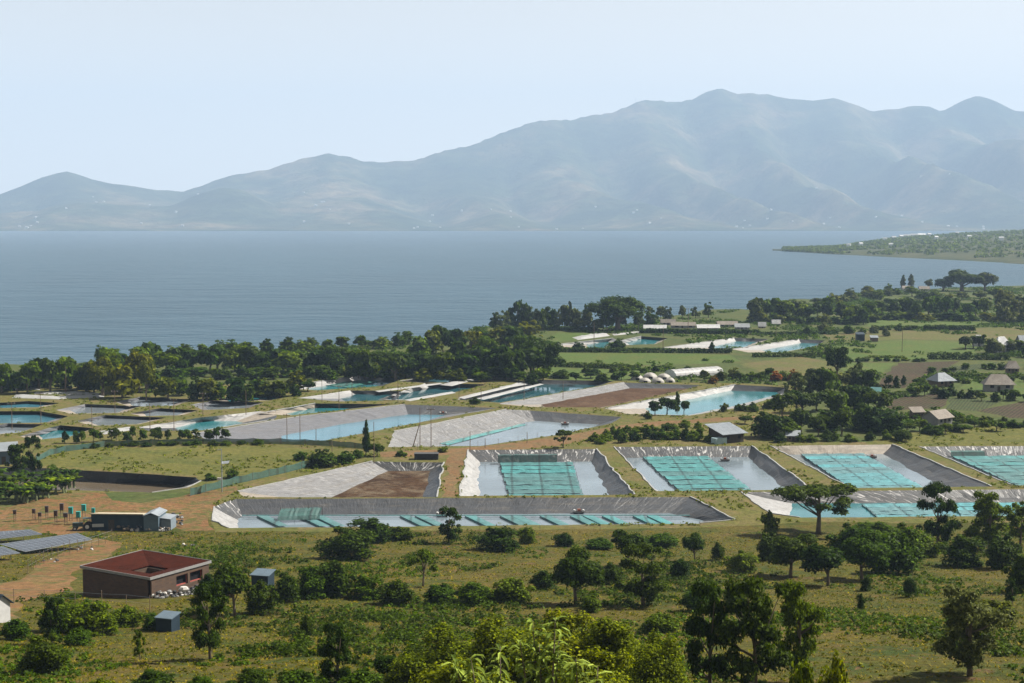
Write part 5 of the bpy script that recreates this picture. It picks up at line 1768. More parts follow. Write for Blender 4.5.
def house(label, px, py, wpx, dpt, hwall, hroof, rz, kind, wallm, roofm, ov=.5, cat="house", name="house", openings=True):
    """walls, a gable / hip / lean-to roof, door and windows; foot centre at picture place"""
    p = at(px, py)
    w = wpx * mpp(p)
    d = dpt * w
    root = thing(name, label, cat, p, None, rz)
    m = MB()
    x, y = w / 2, d / 2
    c4 = [(-x, -y), (x, -y), (x, y), (-x, y)]
    hz_ = [hwall] * 4
    if kind == "lean":
        hz_ = [hwall, hwall, hwall + hroof, hwall + hroof]
    for i in range(4):
        j = (i + 1) % 4
        quad_uv(m, [(*c4[i], -.4), (*c4[j], -.4), (*c4[j], hz_[j]), (*c4[i], hz_[i])])
    if kind == "gable":
        for s in (-1, 1):
            m.add([(s * x, -y, hwall), (s * x, y, hwall), (s * x, 0, hwall + hroof)], [(0, 1, 2)], 0, [[(0, 0), (d, 0), (d / 2, hroof)]])
    wm = m.obj("wall", wallm, root)
    r = MB()
    X, Y = x + ov, y + ov
    if kind == "lean":
        sl = hroof / d
        q4 = [Vector((-X, -Y, hwall - ov * sl + .05)), Vector((X, -Y, hwall - ov * sl + .05)), Vector((X, Y, hwall + hroof + ov * sl + .05)), Vector((-X, Y, hwall + hroof + ov * sl + .05))]
        r.frame_box(q4[0], q4[1] - q4[0], q4[3] - q4[0], (0, 0, .1))
        quad_uv(r, [p_ + Vector((0, 0, .105)) for p_ in q4])
    else:
        ins = 0 if kind == "gable" else min(X, Y) * (.95 if X > Y * 1.4 else .7)
        ez = hwall - ov * hroof / y + .05
        rl, rr = Vector((-X + ins, 0, hwall + hroof + .05)), Vector((X - ins, 0, hwall + hroof + .05))
        e = [Vector((-X, -Y, ez)), Vector((X, -Y, ez)), Vector((X, Y, ez)), Vector((-X, Y, ez))]
        quad_uv(r, [e[0], e[1], rr, rl]); quad_uv(r, [e[2], e[3], rl, rr])
        dz = Vector((0, 0, -.1))
        r.add([e[0] + dz, e[1] + dz, rr + dz, rl + dz], [(3, 2, 1, 0)]); r.add([e[2] + dz, e[3] + dz, rl + dz, rr + dz], [(3, 2, 1, 0)])
        for i in range(4):
            j = (i + 1) % 4
            if kind == "hip" or i in (0, 2):
                r.add([e[i], e[j], e[j] + dz, e[i] + dz], [(0, 1, 2, 3)])
        if kind == "hip":
            r.add([e[1], e[2], rr], [(0, 1, 2)], 0, [[(0, 0), (d, 0), (d / 2, 2)]]); r.add([e[3], e[0], rl], [(0, 1, 2)], 0, [[(0, 0), (d, 0), (d / 2, 2)]])
        else:
            for a, b2 in ((e[1], rr), (e[2], rr), (e[0], rl), (e[3], rl)):
                r.add([a, b2, b2 + dz, a + dz], [(0, 1, 2, 3)])
    r.obj("roof", roofm, root)
    if openings:
        dm = MB(); dm.frame_box((-w * .08, -y - .03, 0), (min(1.0, w * .2), 0, 0), (0, .04, 0), (0, 0, min(2.0, hwall * .8)))
        dm.obj("door", M_DARKWOOD, root)
        for s in (-.34, .22):
            wm_ = MB(); wm_.frame_box((w * s, -y - .03, hwall * .4), (w * .14, 0, 0), (0, .04, 0), (0, 0, hwall * .35))
            wm_.obj("window", M_DARK, root)
    return root
h1 = house("grey roofed shed with dark timber sides standing above the slanting netted pond", 726, 441, 25, 1.0, 2.6, 1.5, R(28), "lean", M_DARKWOOD, M_GREYROOF, .9, "shed", "shed")
m = MB(); wq = 25 * mpp(h1.location)
m.frame_box((-wq * .9, -wq * .5 - .2, -.3), (wq * .55, 0, 0), (0, 2.1, 0), (0, 0, 1.9)); m.obj("annex", sheetmetal("pale_blue_sheet", (.28, .38, .40), .6, 3), h1)
house("house with a tan sheet roof and a pale grey gable facing the clipped bush", 937, 424, 24, .8, 2.4, 1.8, R(38), "gable", M_PALEWALL, M_TANROOF, .5)
house("low side building tucked left of the pale grey gable", 917, 418, 12, .7, 2.0, 1.0, R(10), "lean", M_MUDWALL, M_TANROOF, .4, "shed", "shed")
house("small square house with a grey hip roof among the fields", 941, 386, 18, .9, 2.8, 2.1, R(20), "hip", M_MUDWALL, M_GREYROOF, .9)
house("large long house with a tan hip roof behind the garden row", 998, 391, 27, .5, 3.4, 2.6, R(-6), "hip", M_PALEWALL, M_TANROOF, .8)
house("white walled villa with a white hip roof near the thick hedges", 1001, 352, 13, .8, 4.2, 3.0, R(10), "hip", M_WHITEWALL, M_WHITEROOF, .7)
house("smaller white roofed house left of the villa", 978, 346, 10, .8, 3.2, 2.2, R(-8), "hip", M_WHITEWALL, M_WHITEROOF, .5)
house("grey roofed house at the picture edge right of the villa", 1024, 350, 13, .8, 3.6, 3.4, R(15), "gable", M_PALEWALL, M_GREYROOF, .6)
house("house with a dull roof partly behind the villa's trees", 1012, 374, 12, .7, 3.0, 2.2, R(-12), "hip", M_MUDWALL, M_TANROOF, .5)
house("dark blue shed alone at the left of the pale field", 860, 341, 8, .6, 3.4, .8, R(6), "lean", M_DKBLUEWALL, M_DKBLUEWALL, .2, "shed", "shed", False)
house("low brown shelter beside the dark blue shed", 874, 341.5, 7, .6, 2.0, .8, R(0), "lean", M_MUDWALL, M_GREYROOF, .3, "shed", "shed", False)
house("tan roofed building on the lake shore, left of two", 906, 291, 8, .6, 2.6, 2.0, R(5), "gable", M_WHITEWALL, M_TANROOF, .4)
house("tan roofed building on the lake shore, right of two", 924, 291.5, 10, .5, 2.6, 2.0, R(-4), "gable", M_WHITEWALL, M_TANROOF, .4)
house("tiny teal roofed hut under the trees of the grove", 876, 397, 9, .7, 2.2, 1.2, R(-20), "gable", M_PALEWALL, sheetmetal("teal_roof_sheet", (.10, .28, .28), .5, 3), .3, "hut", "hut")
house("small roof showing under the bushes at the foot of the grove", 793, 441, 12, .6, 1.6, .9, R(-10), "lean", M_MUDWALL, M_GREYROOF, .4, "hut", "hut")
for k, (px, py, wp, rf, lab) in enumerate([
   (655, 331, 22, M_WHITEROOF, "long low white shed at the lake, behind the far dark teal pond"), (683, 328, 24, M_TANROOF, "long low tan shed at the lake, the longest one"),
   (708, 330.5, 22, M_WHITEROOF, "low white shed between the two tan ones at the lake"), (727, 327, 20, M_TANROOF, "low tan shed at the lake, next to the point"),
   (742, 329.5, 14, M_GREYROOF, "low grey shed at the end of the lakeside row"), (668, 325, 14, M_TANROOF, "short tan shed at the back of the lakeside row"),
   (762, 328, 7, M_WHITEROOF, "small white hut past the end of the lakeside shed row"), (776, 325.5, 8, M_WHITEROOF, "small pale hut below the trees on the point")]):
    house(lab, px, py, wp, .35, 1.8, 1.6, R(-5 + 3 * (k % 4)), "gable", M_PALEWALL, rf, .4, "shed", "shed")
house("blue grey walled shed at the left edge before the grey pond, pale roof", 3, 463, 26, .8, 3.6, 1.6, R(24), "gable", M_BLUEWALL, M_GREYROOF, .4, "shed", "shed")
house("small grey sheet metal hut below the brick building", 168, 631, 18, .9, 1.55, .25, R(-18), "lean", M_DKBLUEWALL, M_BLUEWALL, .12, "hut", "hut", False)
house("little hut with a bright blue grey roof in the bushes beside the brick building", 263, 586, 18, .9, 1.7, .3, R(-14), "lean", M_DKBLUEWALL, M_BLUEWALL, .2, "hut", "hut", False)
house("white walled hut with a dark grey roof cut by the left edge", -9, 622, 28, .9, 2.2, 1.1, R(-24), "gable", M_WHITEWALL, M_DKBLUEWALL, .3, "hut", "hut")

# long dark blue shed with its grey end
sh = thing("storage_shed", "long dark blue shed with a cream roof edge and a grey gabled end", "shed", at(124, 528), None, R(-3))
k = mpp(sh.location)
m = MB()
wx0, wx1 = -29.5 * k, 25.5 * k
wv = [(wx0, -2.25, -.3), (wx1, -2.25, -.3), (wx1, 2.25, -.3), (wx0, 2.25, -.3), (wx0, -2.25, 3.1), (wx1, -2.25, 3.1), (wx1, 2.25, 2.35), (wx0, 2.25, 2.35)]
m.add(wv, [(0, 1, 5, 4), (1, 2, 6, 5), (2, 3, 7, 6), (3, 0, 4, 7)]); m.obj("wall", M_DKBLUEWALL, sh)
m = MB(); m.frame_box((-30 * k, -2.7, 3.2), (54.4 * k, 0, 0), (0, 5.3, -.88), (0, 0, .2)); m.obj("roof", plain("cream_roof_edge", (.36, .31, .22), .7, .15, 2), sh)
m = MB(); m.box((32.5 * k, -.3, 1.5), (15 * k, 5.0, 3.4)); an = m.obj("annex", M_BLUEWALL, sh)
m = MB(); m.frame_box((24.6 * k, -3.1, 3.0), (8.2 * k, 0, .6), (0, 5.8, 0), (0, 0, .1)); m.frame_box((41 * k, -3.1, 3.0), (-8.2 * k, 0, .6), (0, 5.8, 0), (0, 0, .1)); m.obj("annex_roof", M_GREYROOF, an)
m = MB(); m.box((45.5 * k, .2, 1.0), (10.5 * k, 3.6, 2.3)); ln = m.obj("lean_to", plain("pale_blue_panel", (.13, .16, .185), .7, .15, 2), sh)
m = MB(); m.frame_box((40.2 * k, -2.0, 2.45), (11 * k, 0, -.25), (0, 4.4, 0), (0, 0, .09)); m.obj("lean_to_roof", M_GREYROOF, ln)
m = MB(); m.frame_box((-12 * k, -2.28, .1), (1.2, 0, 0), (0, .05, 0), (0, 0, 2.0)); m.obj("door", M_DARKWOOD, sh)
def strew(px0, px1, py0, py1, n, up=.4):
    out = []
    for _ in range(n):
        p = at(rg.uniform(px0, px1), rg.uniform(py0, py1))
        out.append((p.x, p.y, p.z + rg.random() * up))
    return out
stone_heap("scrap_heap", "untidy heap of pale sacks and scrap in front of the dark blue shed", "scrap heap", strew(116, 170, 525, 532, 150, .8), .18, .5, [M_STONE, M_STONED, M_STONEL, M_TRUNK])
stone_heap("scrap_heap", "dark scrap piled beside the pale blue lean-to of the shed", "scrap heap", strew(171, 183, 518, 527, 26, 1.2), .25, .5, [M_STONED, M_STONE, M_STONED])
for (px, py, n, lab) in ((85, 549, 7, "few stones on the grass strip below the solar panels"), (50, 561, 6, "few stones beside the path bend below the solar panels"), (190, 545, 5, "scattered stones on the grass above the brick building")):
    stone_heap("stone_group", lab, "stones", strew(px - 8, px + 8, py - 2, py + 2, n, .05), .18, .4, [M_STONE, M_STONED, M_STONEL])

# small dark tractor by the shed
p = at(84, 530)
tr = thing("tractor", "small dark tractor parked at the end of the dark blue shed", "tractor", p, None, R(8))
M_TRC = plain("dark_green_paint", (.03, .05, .045), .5, .2, 2)
M_TYRE = plain("tyre_rubber", (.02, .02, .02), .9, .2, 3)
m = MB(); m.frame_box((-2.1, -.42, .75), (1.9, 0, 0), (0, .84, 0), (0, 0, .75)); m.frame_box((-.2, -.5, .6), (1.5, 0, 0), (0, 1.0, 0), (0, 0, .45)); m.obj("body", M_TRC, tr)
m = MB()
for sx in (0, 1.15):
    for sy in (-.55, .5):
        m.frame_box((sx, sy, 1.05), (.07, 0, 0), (0, .07, 0), (0, 0, 1.25))
m.frame_box((-.15, -.75, 2.3), (1.6, 0, 0), (0, 1.5, 0), (0, 0, .09)); m.obj("cab", M_TRC, tr)
m = MB(); m.frame_box((.35, -.25, 1.05), (.5, 0, 0), (0, .5, 0), (0, 0, .12)); m.frame_box((.78, -.25, 1.17), (.1, 0, 0), (0, .5, 0), (0, 0, .45)); m.obj("seat", M_DARK, tr)
for x, y, r_ in ((-1.6, -.7, .45), (-1.6, .7, .45), (.75, -.78, .78), (.75, .78, .78)):
    m = MB(); m.tube([(x, y - .17, r_), (x, y + .17, r_)], [r_, r_], 16); wo = m.obj("wheel", M_TYRE, tr)
    m = MB(); m.tube([(x, y - .19, r_), (x, y + .19, r_)], [r_ * .5, r_ * .5], 12); m.obj("rim", M_STONEL, wo)
m = MB(); m.frame_box((1.7, -.9, .7), (2.2, 0, 0), (0, 1.8, 0), (0, 0, .12)); m.frame_box((1.7, -.92, .82), (2.2, 0, 0), (0, .06, 0), (0, 0, .5)); m.frame_box((1.7, .86, .82), (2.2, 0, 0), (0, .06, 0), (0, 0, .5)); m.obj("trailer_bed", M_WHITEWALL, tr)

# boxes on posts in the yard
M_TEALBOX = plain("teal_box_paint", (.02, .22, .20), .5, .2, 2)
M_BROWNBOX = plain("brown_box_paint", (.06, .032, .022), .7, .3, 2)
def post_box(label, px, pt, pb, w, mat):
    p = at(px, pb + 7)
    k = mpp(p)
    root = thing("box_on_posts", label, "raised box", p, "boxes on posts in the soil yard")
    hz_, hb = (pb + 7 - pb) * k, (pb - pt) * k
    for sx in (-.32, .32):
        for sy in (-.2, .2):
            m = MB(); m.tube([(sx * w * k, sy * w * k, -.1), (sx * w * k, sy * w * k, hz_)], [.04, .04], 5)
            m.obj("post", M_WOOD, root)
    m = MB()
    m.frame_box((-w * k / 2, -w * k * .35, hz_), (w * k, 0, 0), (0, w * k * .7, 0), (0, 0, hb))
    m.obj("box", mat, root)
    m = MB(); m.frame_box((-w * k * .56, -w * k * .42, hz_ + hb + .01), (w * k * 1.12, 0, 0), (0, w * k * .84, 0), (0, 0, .07)); m.obj("lid", M_STONED if mat is M_BROWNBOX else mat, root)
for a in [("brown box on posts, highest of the brown ones in the soil yard", 62, 503.5, 510, 3.6, M_BROWNBOX), ("brown box on posts left of the highest brown box", 47, 506, 512, 3.2, M_BROWNBOX),
          ("low brown box on posts between banana plants and the taller brown boxes", 34, 509, 513, 3, M_BROWNBOX), ("brown box on posts below the highest brown one", 56, 510.5, 516, 3.4, M_BROWNBOX),
          ("reddish brown low box on posts beside the lower teal box", 66, 513, 517, 4, M_BROWNBOX), ("small brown box on posts nearest the left edge", 15, 510, 514, 3, M_BROWNBOX),
          ("brown box on posts in front of the banana plants", 40, 512.5, 516, 3.2, M_BROWNBOX),
          ("teal box on posts beside the highest brown box", 71, 507, 513.5, 4, M_TEALBOX), ("highest teal box on posts, nearest the pond", 84, 504.5, 510.5, 4, M_TEALBOX),
          ("lower teal box on posts between the other two teal ones", 78.5, 511.5, 517, 4, M_TEALBOX), ("teal box on posts touching the dark blue shed's corner", 93.5, 508, 513, 3.2, M_TEALBOX)]:
    post_box(*a)

# solar panels
M_PV, t, b = new_mat("solar_glass")
tc = t.nodes.new("ShaderNodeTexCoord")
bk = t.nodes.new("ShaderNodeTexBrick")
bk.offset = 0
bk.inputs["Color1"].default_value = (.03, .036, .046, 1); bk.inputs["Color2"].default_value = (.04, .046, .058, 1); bk.inputs["Mortar"].default_value = (.16, .18, .21, 1)
bk.inputs["Scale"].default_value = 1; bk.inputs["Brick Width"].default_value = 1.0; bk.inputs["Row Height"].default_value = 1.7; bk.inputs["Mortar Size"].default_value = .03
t.links.new(tc.outputs["UV"], bk.inputs[0]); t.links.new(bk.outputs[0], b.inputs["Base Color"])
b.inputs["Roughness"].default_value = .22
b.inputs["Coat Weight"].default_value = .5
def solar(label, quad, zlow, zhigh):
    g = at(*quad[3]).z
    pts = [at(quad[0][0], quad[0][1], g + zhigh), at(quad[1][0], quad[1][1], g + zhigh), at(quad[2][0], quad[2][1], g + zlow), at(quad[3][0], quad[3][1], g + zlow)]
    c = sum(pts, Vector((0, 0, 0))) / 4
    root = thing("solar_table", label, "solar panels", (c.x, c.y, g), "solar panels in the yard")
    O = Vector(root.location)
    m = MB(); quad_uv(m, [pts[3], pts[2], pts[1], pts[0]]); 
    dz = Vector((0, 0, -.06))
    m.obj("panels", M_PV, root, O)
    m = MB()
    for i in range(4):
        j = (i + 1) % 4
        d = pts[j] - pts[i]
        nr = Vector((-d.y, d.x, 0)).normalized() * .08
        m.frame_box(pts[i] + dz * 1.1 - nr * .5, d, nr, (0, 0, .075))
    m.add([p + dz for p in pts], [(0, 1, 2, 3)])
    m.obj("frame", M_STEEL, root, O)
    for s in (.12, .5, .88):
        for e in (.15, .85):
            q_ = lerp(lerp(pts[3], pts[2], s), lerp(pts[0], pts[1], s), e)
            m = MB(); m.tube([(q_.x, q_.y, gz(q_.x, q_.y) - .2), q_ + dz * 1.2], [.05, .05], 6); m.obj("leg", M_STEEL, root, O)
solar("solar panel table at the back of the yard's three", [(-40, 534), (30, 529.5), (42, 534), (-40, 543)], 1.0, 1.5)
solar("largest solar panel table in the middle of the three", [(0, 544), (77, 533), (92, 539.5), (25, 551.5)], 1.0, 1.6)
solar("solar panel table in front of the three, cut by the left edge", [(-40, 547), (3, 546.5), (20, 553), (-40, 560)], 1.0, 1.5)

# lamp pole with small solar panel, power poles, fences
def pole(label, px, pyb, pyt, arms=0, rad=.11, lamp=False, name="power_pole", cat="pole", mat=None):
    p = at(px, pyb)
    k = mpp(p)
    hgt = (pyb - pyt) * k
    root = thing(name, label, cat, p, "wooden poles over the farm" if not lamp else None, rg.uniform(-.4, .4))
    rad = max(rad, .32 * k)
    m = MB(); m.tube([(0, 0, -.4), (.04, .02, hgt * .5), (.02, 0, hgt)], [rad, rad * .85, rad * .65], 7); m.obj("post", mat or M_WOOD, root)
    for a in range(arms):
        m = MB(); m.frame_box((-1.1, -.08, hgt - .5 - a * .9), (2.2, 0, 0), (0, .12, 0), (0, 0, .14)); ar = m.obj("crossarm", M_WOOD, root)
        for s in (-.95, 0, .95):
            m = MB(); m.tube([(s, -.02, hgt - .36 - a * .9), (s, -.02, hgt - .1 - a * .9)], [.06, .05], 6); m.obj("insulator", M_STONEL, ar)
    if lamp:
        m = MB(); m.frame_box((.1, -.7, hgt * .66), (1.6, 0, .15), (0, 1.2, .4), (0, 0, .06)); m.obj("solar_plate", M_STEEL, root)
        m = MB(); m.frame_box((-.9, -.12, hgt - .25), (.9, 0, .1), (0, .24, 0), (0, 0, .1)); m.obj("lamp_head", M_STEEL, root)
        m = MB(); m.frame_box((-1.0, -.3, hgt * .28), (.9, 0, 0), (0, .6, 0), (0, 0, .5)); m.obj("battery_box", M_WHITEWALL, root)
    return root
pole("lamp pole with a pale plate standing where pasture and green net fence meet", 222, 492, 448, 0, .13, True, "lamp_pole", "lamp pole", M_STEEL)
for a in [("tall wooden pole at the light blue pond", 41, 425, 392, 1), ("wooden pole standing in front of the grey pond beside the white sheets", 115, 414, 390, 1), ("wooden pole rising over the end of the teal pond's white bank", 174, 430, 398, 1),
          ("wooden pole at the left end of the light blue water", 287, 443, 413, 1), ("slim wooden pole next to the one at the light blue water's end", 300, 441, 413, 0),
          ("short thin pole in the light blue water's near edge", 316, 441, 428, 0), ("wooden pole on the grassy dyke behind the broad grey bank", 339, 408, 385, 1),
          ("tall thin pole beside the columnar cypress", 374, 462, 421, 0), ("wooden pole on the dyke left of the white ridged bank", 398, 403, 379, 0),
          ("bare pole of a pair on the whitish creased bank, carrying the slanting strut", 420, 446, 407, 0), ("bare pole of a pair on the whitish creased bank, standing clear", 431, 448, 407, 1),
          ("wooden pole among the white tarpaulins", 481, 404, 384, 1), ("thin post at the near end of the shallow puddle", 485, 448, 438, 0), ("thin post on the grass above the dirt road's bend", 527, 443, 432, 0),
          ("thin pole in the far field before the casuarina row", 594, 347, 322, 0), ("thin pole by the far ponds, left of the long thick white bank", 663, 349, 327, 0), ("thin pole on the lakeside near the low sheds", 688, 331, 308, 1),
          ("thin pole behind the brightest far bank", 776, 338, 325, 0), ("thin pole in the bright field right of the grove", 902, 352, 327, 0), ("wooden pole standing over the teal pond of the long white bank", 150, 429, 403, 0), ("wooden pole between the bare grey pond and the long white bank", 203, 416, 392, 1),
          ("wooden pole at the upper end of the long white bank", 246, 414, 390, 0), ("thin pole beside the small dark pond's white end", 322, 402, 380, 0), ("thin pole on the dyke above the small dark pond", 352, 396, 377, 0),
          ("thin pole at the end of the dark watered pond", 459, 402, 383, 0), ("thin pole between tarpaulins and the drained dark brown pond", 524, 400, 380, 0), ("thin pole at the shallow grey pond", 92, 431, 406, 0),
          ("wooden pole behind the blue grey shed at the left edge", 12, 428, 402, 1), ("thin pole on the thin white rim of the drained dark brown pond", 563, 398, 381, 0), ("thin pole at the corner of the large dark bush", 332, 459, 437, 0),
          ("thin pole on the track end above the square pond", 470, 451, 431, 0), ("pole among the shore trees left of the lakeside wall", 66, 394, 366, 0)]:
    pole(*a)
p0, p1 = at(413, 446), at(418.5, 424)
st = thing("pole_strut", "slanting wooden strut leaning against the bare pole on the creased bank", "strut", p0, "wooden poles over the farm")
k = mpp(p0)
m = MB(); m.tube([(0, 0, -.2), (6.5 * k, .6, 22 * k)], [.16, .12], 6); m.obj("beam", M_WOOD, st)
# wires between the two bank poles and the far ones are too thin to see

def fence(label, pts, hgt, mat=None, step=3.0, wires=2, name="fence", rad=.05, postm=None):
    w = [at(*q_) for q_ in pts]
    root = thing(name, label, "fence", w[0])
    O = Vector(root.location)
    pos = []
    for a, b2 in zip(w, w[1:]):
        n = max(1, int((b2 - a).length / step))
        for j in range(n):
            v = lerp(a, b2, j / n)
            pos.append(Vector((v.x, v.y, gz(v.x, v.y))))
    pos.append(w[-1])
    tops = []
    for i, v in enumerate(pos[:100]):
        hh = hgt * rg.uniform(.9, 1.15)
        m = MB(); m.tube([(v.x, v.y, v.z - .3), (v.x + rg.uniform(-.06, .06), v.y, v.z + hh)], [rad, rad * .85], 5)
        m.obj("post", postm or M_WOOD, root, O)
        tops.append(v + Vector((0, 0, hgt * .92)))
    if mat:
        m = MB()
        for a, b2 in zip(tops, tops[1:]):
            n = 4
            for j in range(n):
                p_, r_ = lerp(a, b2, j / n), lerp(a, b2, (j + 1) / n)
                s0, s1 = [Vector((0, 0, -.14 * hgt * math.sin(math.pi * q_))) for q_ in (j / n, (j + 1) / n)]
                bot = Vector((0, 0, -hgt * .9))
                m.add([p_ + s0, r_ + s1, r_ + bot, p_ + bot], [(0, 1, 2, 3)])
        m.obj("net_panel", mat, root, O)
    for wv in range(wires):
        m = MB()
        m.tube([q_ - Vector((0, 0, hgt * .42 * wv)) for q_ in tops], [.012] * len(tops), 3, cap=False)
        m.obj("wire", M_STEEL, root, O)
    return root
fence("green net fence running behind the pasture in front of the saplings", [(36,462),(50,455),(66,451.5),(105,446.5),(200,444),(280,444),(330,446),(372,449.5)], 1.75, M_FENCENET, 6, 0, "net_fence")
fence("green net fence climbing from the shaded pond's end to the large dark bush", [(190,496),(236,484),(285,473),(318,464.5)], 2.0, M_FENCENET, 5, 0, "net_fence")
fence("thin wire fence with crooked posts between the solar panels and the path", [(28,573),(40,566),(52,560),(70,554),(92,548),(112,541)], 2.2, None, 2.6, 2, "wire_fence")
fence("thin wire fence with crooked posts below the brick building", [(-10,600),(14,603),(45,604),(75,606),(102,608),(126,609),(150,612)], 1.9, None, 3.2, 2, "wire_fence")
fence("thin wire fence along the banana clump and the soil yard", [(-10,524),(14,522),(36,521),(55,520),(70,521)], 1.6, None, 3.0, 2, "wire_fence")
fence("wire fence on the grass above the dirt road", [(395,451),(440,448.5),(478,447),(518,441.5),(556,436)], 1.6, None, 6, 1, "wire_fence")
fence("wire fence on the pale bank above the longest pond's near edge", [(737,522),(700,527),(600,530.5),(480,531.5)], 1.2, None, 9, 1, "wire_fence", .04)

# white sheets, domes, tunnel greenhouse, tank
def crumpled(name, label, cat, quad, hgt, seed, group=None, mat=None, nx=16, ny=6):
    A, B_, C_, D_ = [at(*q_, 0.0) for q_ in quad]
    c = (A + B_ + C_ + D_) / 4
    m = MB()
    vs = []
    for j in range(ny + 1):
        for i in range(nx + 1):
            u, v = i / nx, j / ny
            p = lerp(lerp(A, B_, u), lerp(D_, C_, u), v)
            e = (math.sin(math.pi * v) ** .6) * min(1, 6 * u, 6 * (1 - u))
            z = .04 + .62 * hgt * e * (.75 + .5 * mn.noise(Vector((p.x * .22, p.y * .22, seed))) + .25 * mn.noise(Vector((p.x * .8, p.y * .8, seed))))
            vs.append(p + Vector((0, 0, max(.03, z))))
    for j in range(ny):
        for i in range(nx):
            k0 = j * (nx + 1) + i
            m.add([vs[k0], vs[k0 + 1], vs[k0 + nx + 2], vs[k0 + nx + 1]], [(0, 1, 2, 3)])
    return tag(m.obj(name, mat or M_WHITE, None, c), label, cat, group)
for k, (qd, h_, lab) in enumerate([
  ([(16,394.5),(62,396.6),(60,399.4),(12,398)], 1.0, "long crumpled white sheet on the ground, front left one"), ([(36,391.5),(100,392.8),(98,395.2),(34,394.2)], 1.0, "long crumpled white sheet on the ground, rear one"),
  ([(58,396),(104,395),(104,397.4),(60,399)], .9, "crumpled white sheet joining the end of the front one"), ([(8,388),(40,388.4),(40,390),(8,389.8)], .7, "narrow white sheet nearest the shore trees"),
  ([(458,397.5),(530,381),(533,381.8),(464,399)], .8, "white tarpaulin ridge along the edge of the dark crossed pond"), ([(476,398.6),(540,383.6),(544,384.4),(484,399.8)], .7, "white tarpaulin strip floating across the dark crossed pond"),
  ([(440,385),(470,376.5),(486,377),(452,386.2)], 1.1, "pile of creased white sheets behind the dark watered pond"), ([(498,387),(526,382.6),(530,384),(504,388.6)], .8, "short white tarpaulin behind the long ones"),
  ([(404,400),(452,391.6),(456,393),(410,401.2)], .6, "white sheet along the near rim of the dark watered pond"), ([(375,391),(440,383),(443,384),(379,392.2)], .6, "white sheet along the far rim of the dark watered pond"),
  ([(572,337.5),(606,333),(610,336),(578,340)], 2.0, "pale mound of sheets in front of the casuarina hedge"), ([(612,334),(640,331.5),(641,333),(614,335.6)], 1.2, "narrow pale sheet right of the mound by the casuarina hedge"),
  ([(100,431),(134,427),(136,429.5),(104,434.6)], .8, "white sheet spread among the saplings")]):
    crumpled("plastic_sheet", lab, "plastic sheet", qd, h_, k * 1.7, "white plastic sheets on the farm")
domes = [(637, 379.5, 13, 4.6, "leftmost"), (650, 378.5, 15, 5.6, ""), (664, 379, 14, 5.2, ""), (645, 382, 12, 4.0, ""), (658, 382.4, 13, 4.6, ""), (670, 382, 11, 4.2, "")]
dl = ["white sheeted dome at the outer end beside the field bushes", "tallest white sheeted dome, in the rear row of six", "white sheeted dome in the rear row nearest the tunnel greenhouse",
      "small white sheeted dome in the front row, beside the field bushes", "middle white sheeted dome of the front row", "white sheeted dome in the front row nearest the tunnel greenhouse"]
M_DOME = plain("dome_sheet", (.25, .235, .21), .6, .15, .8, .3, bmp=.3)
for k, (px, py, w, hp, _) in enumerate(domes):
    p = at(px, py); kk = mpp(p); r_ = w * kk / 2; hh = hp * kk * 1.05
    root = thing("dome_tent", dl[k], "dome tent", p, "white domes behind the brown drained pond")
    m = MB(); vs = []
    for j in range(6):
        ph = j / 5 * math.pi / 2
        for i in range(16):
            a = i / 16 * 2 * math.pi
            rr = r_ * math.cos(ph) * (1 + .08 * math.sin(4 * a + k)) + .02
            vs.append((rr * math.cos(a), rr * math.sin(a), hh * math.sin(ph) * (1 + .06 * math.sin(3 * a))))
    m.add(vs, [(j * 16 + i, j * 16 + (i + 1) % 16, (j + 1) * 16 + (i + 1) % 16, (j + 1) * 16 + i) for j in range(5) for i in range(16)])
    m.obj("cover", M_DOME, root, None, True)
    m = MB(); m.frame_box((-.7, -r_ * 1.04, 0), (1.4, 0, 0), (0, .5, 0), (0, 0, hh * .45)); m.obj("opening", M_DARK, root)
p = at(694, 375.5); kk = mpp(p)
gh = thing("tunnel_greenhouse", "long white tunnel greenhouse beside the white domes", "greenhouse", p, None, R(33))
m = MB(); Lg, Wg, Hg = 24.0, 7.5, 3.0
n = 12
sec = [(math.cos(math.pi * i / n) * Wg / 2, math.sin(math.pi * i / n) ** .8 * Hg) for i in range(n + 1)]
for s in range(10):
    x0, x1 = -Lg / 2 + Lg * s / 10, -Lg / 2 + Lg * (s + 1) / 10
    for i in range(n):
        m.add([(x0, *sec[i]), (x1, *sec[i]), (x1, *sec[i + 1]), (x0, *sec[i + 1])], [(0, 1, 2, 3)])
m.obj("cover", M_WHITE, gh)
for s in (-1, 1):
    m = MB(); m.add([(s * Lg / 2 * .998, y, z) for y, z in sec], [tuple(range(n + 1))]); m.obj("end_wall", plain("greenhouse_end", (.40, .44, .43), .6, .15, 1), gh)
m = MB()
for s in range(11):
    x0 = -Lg / 2 + Lg * s / 10
    m.tube([(x0, y * 1.01, z * 1.01) for y, z in sec], [.05] * (n + 1), 4)
m.obj("hoops", M_STEEL, gh)
p = at(426.5, 459); kk = mpp(p)
tk = thing("long_tank", "long low black tank lying on the grass by the top of the dirt track", "tank", p)
m = MB(); m.frame_box((-12 * kk, -1.2, -.1), (24 * kk, 0, 0), (0, 2.4, 0), (0, 0, 6 * kk)); m.obj("body", plain("black_plastic", (.022, .022, .024), .6, .3, 2), tk)
m = MB(); m.frame_box((-12.4 * kk, -1.3, 6 * kk - .1), (24.8 * kk, 0, 0), (0, 2.6, 0), (0, 0, .14)); m.obj("top_rim", M_STONED, tk)

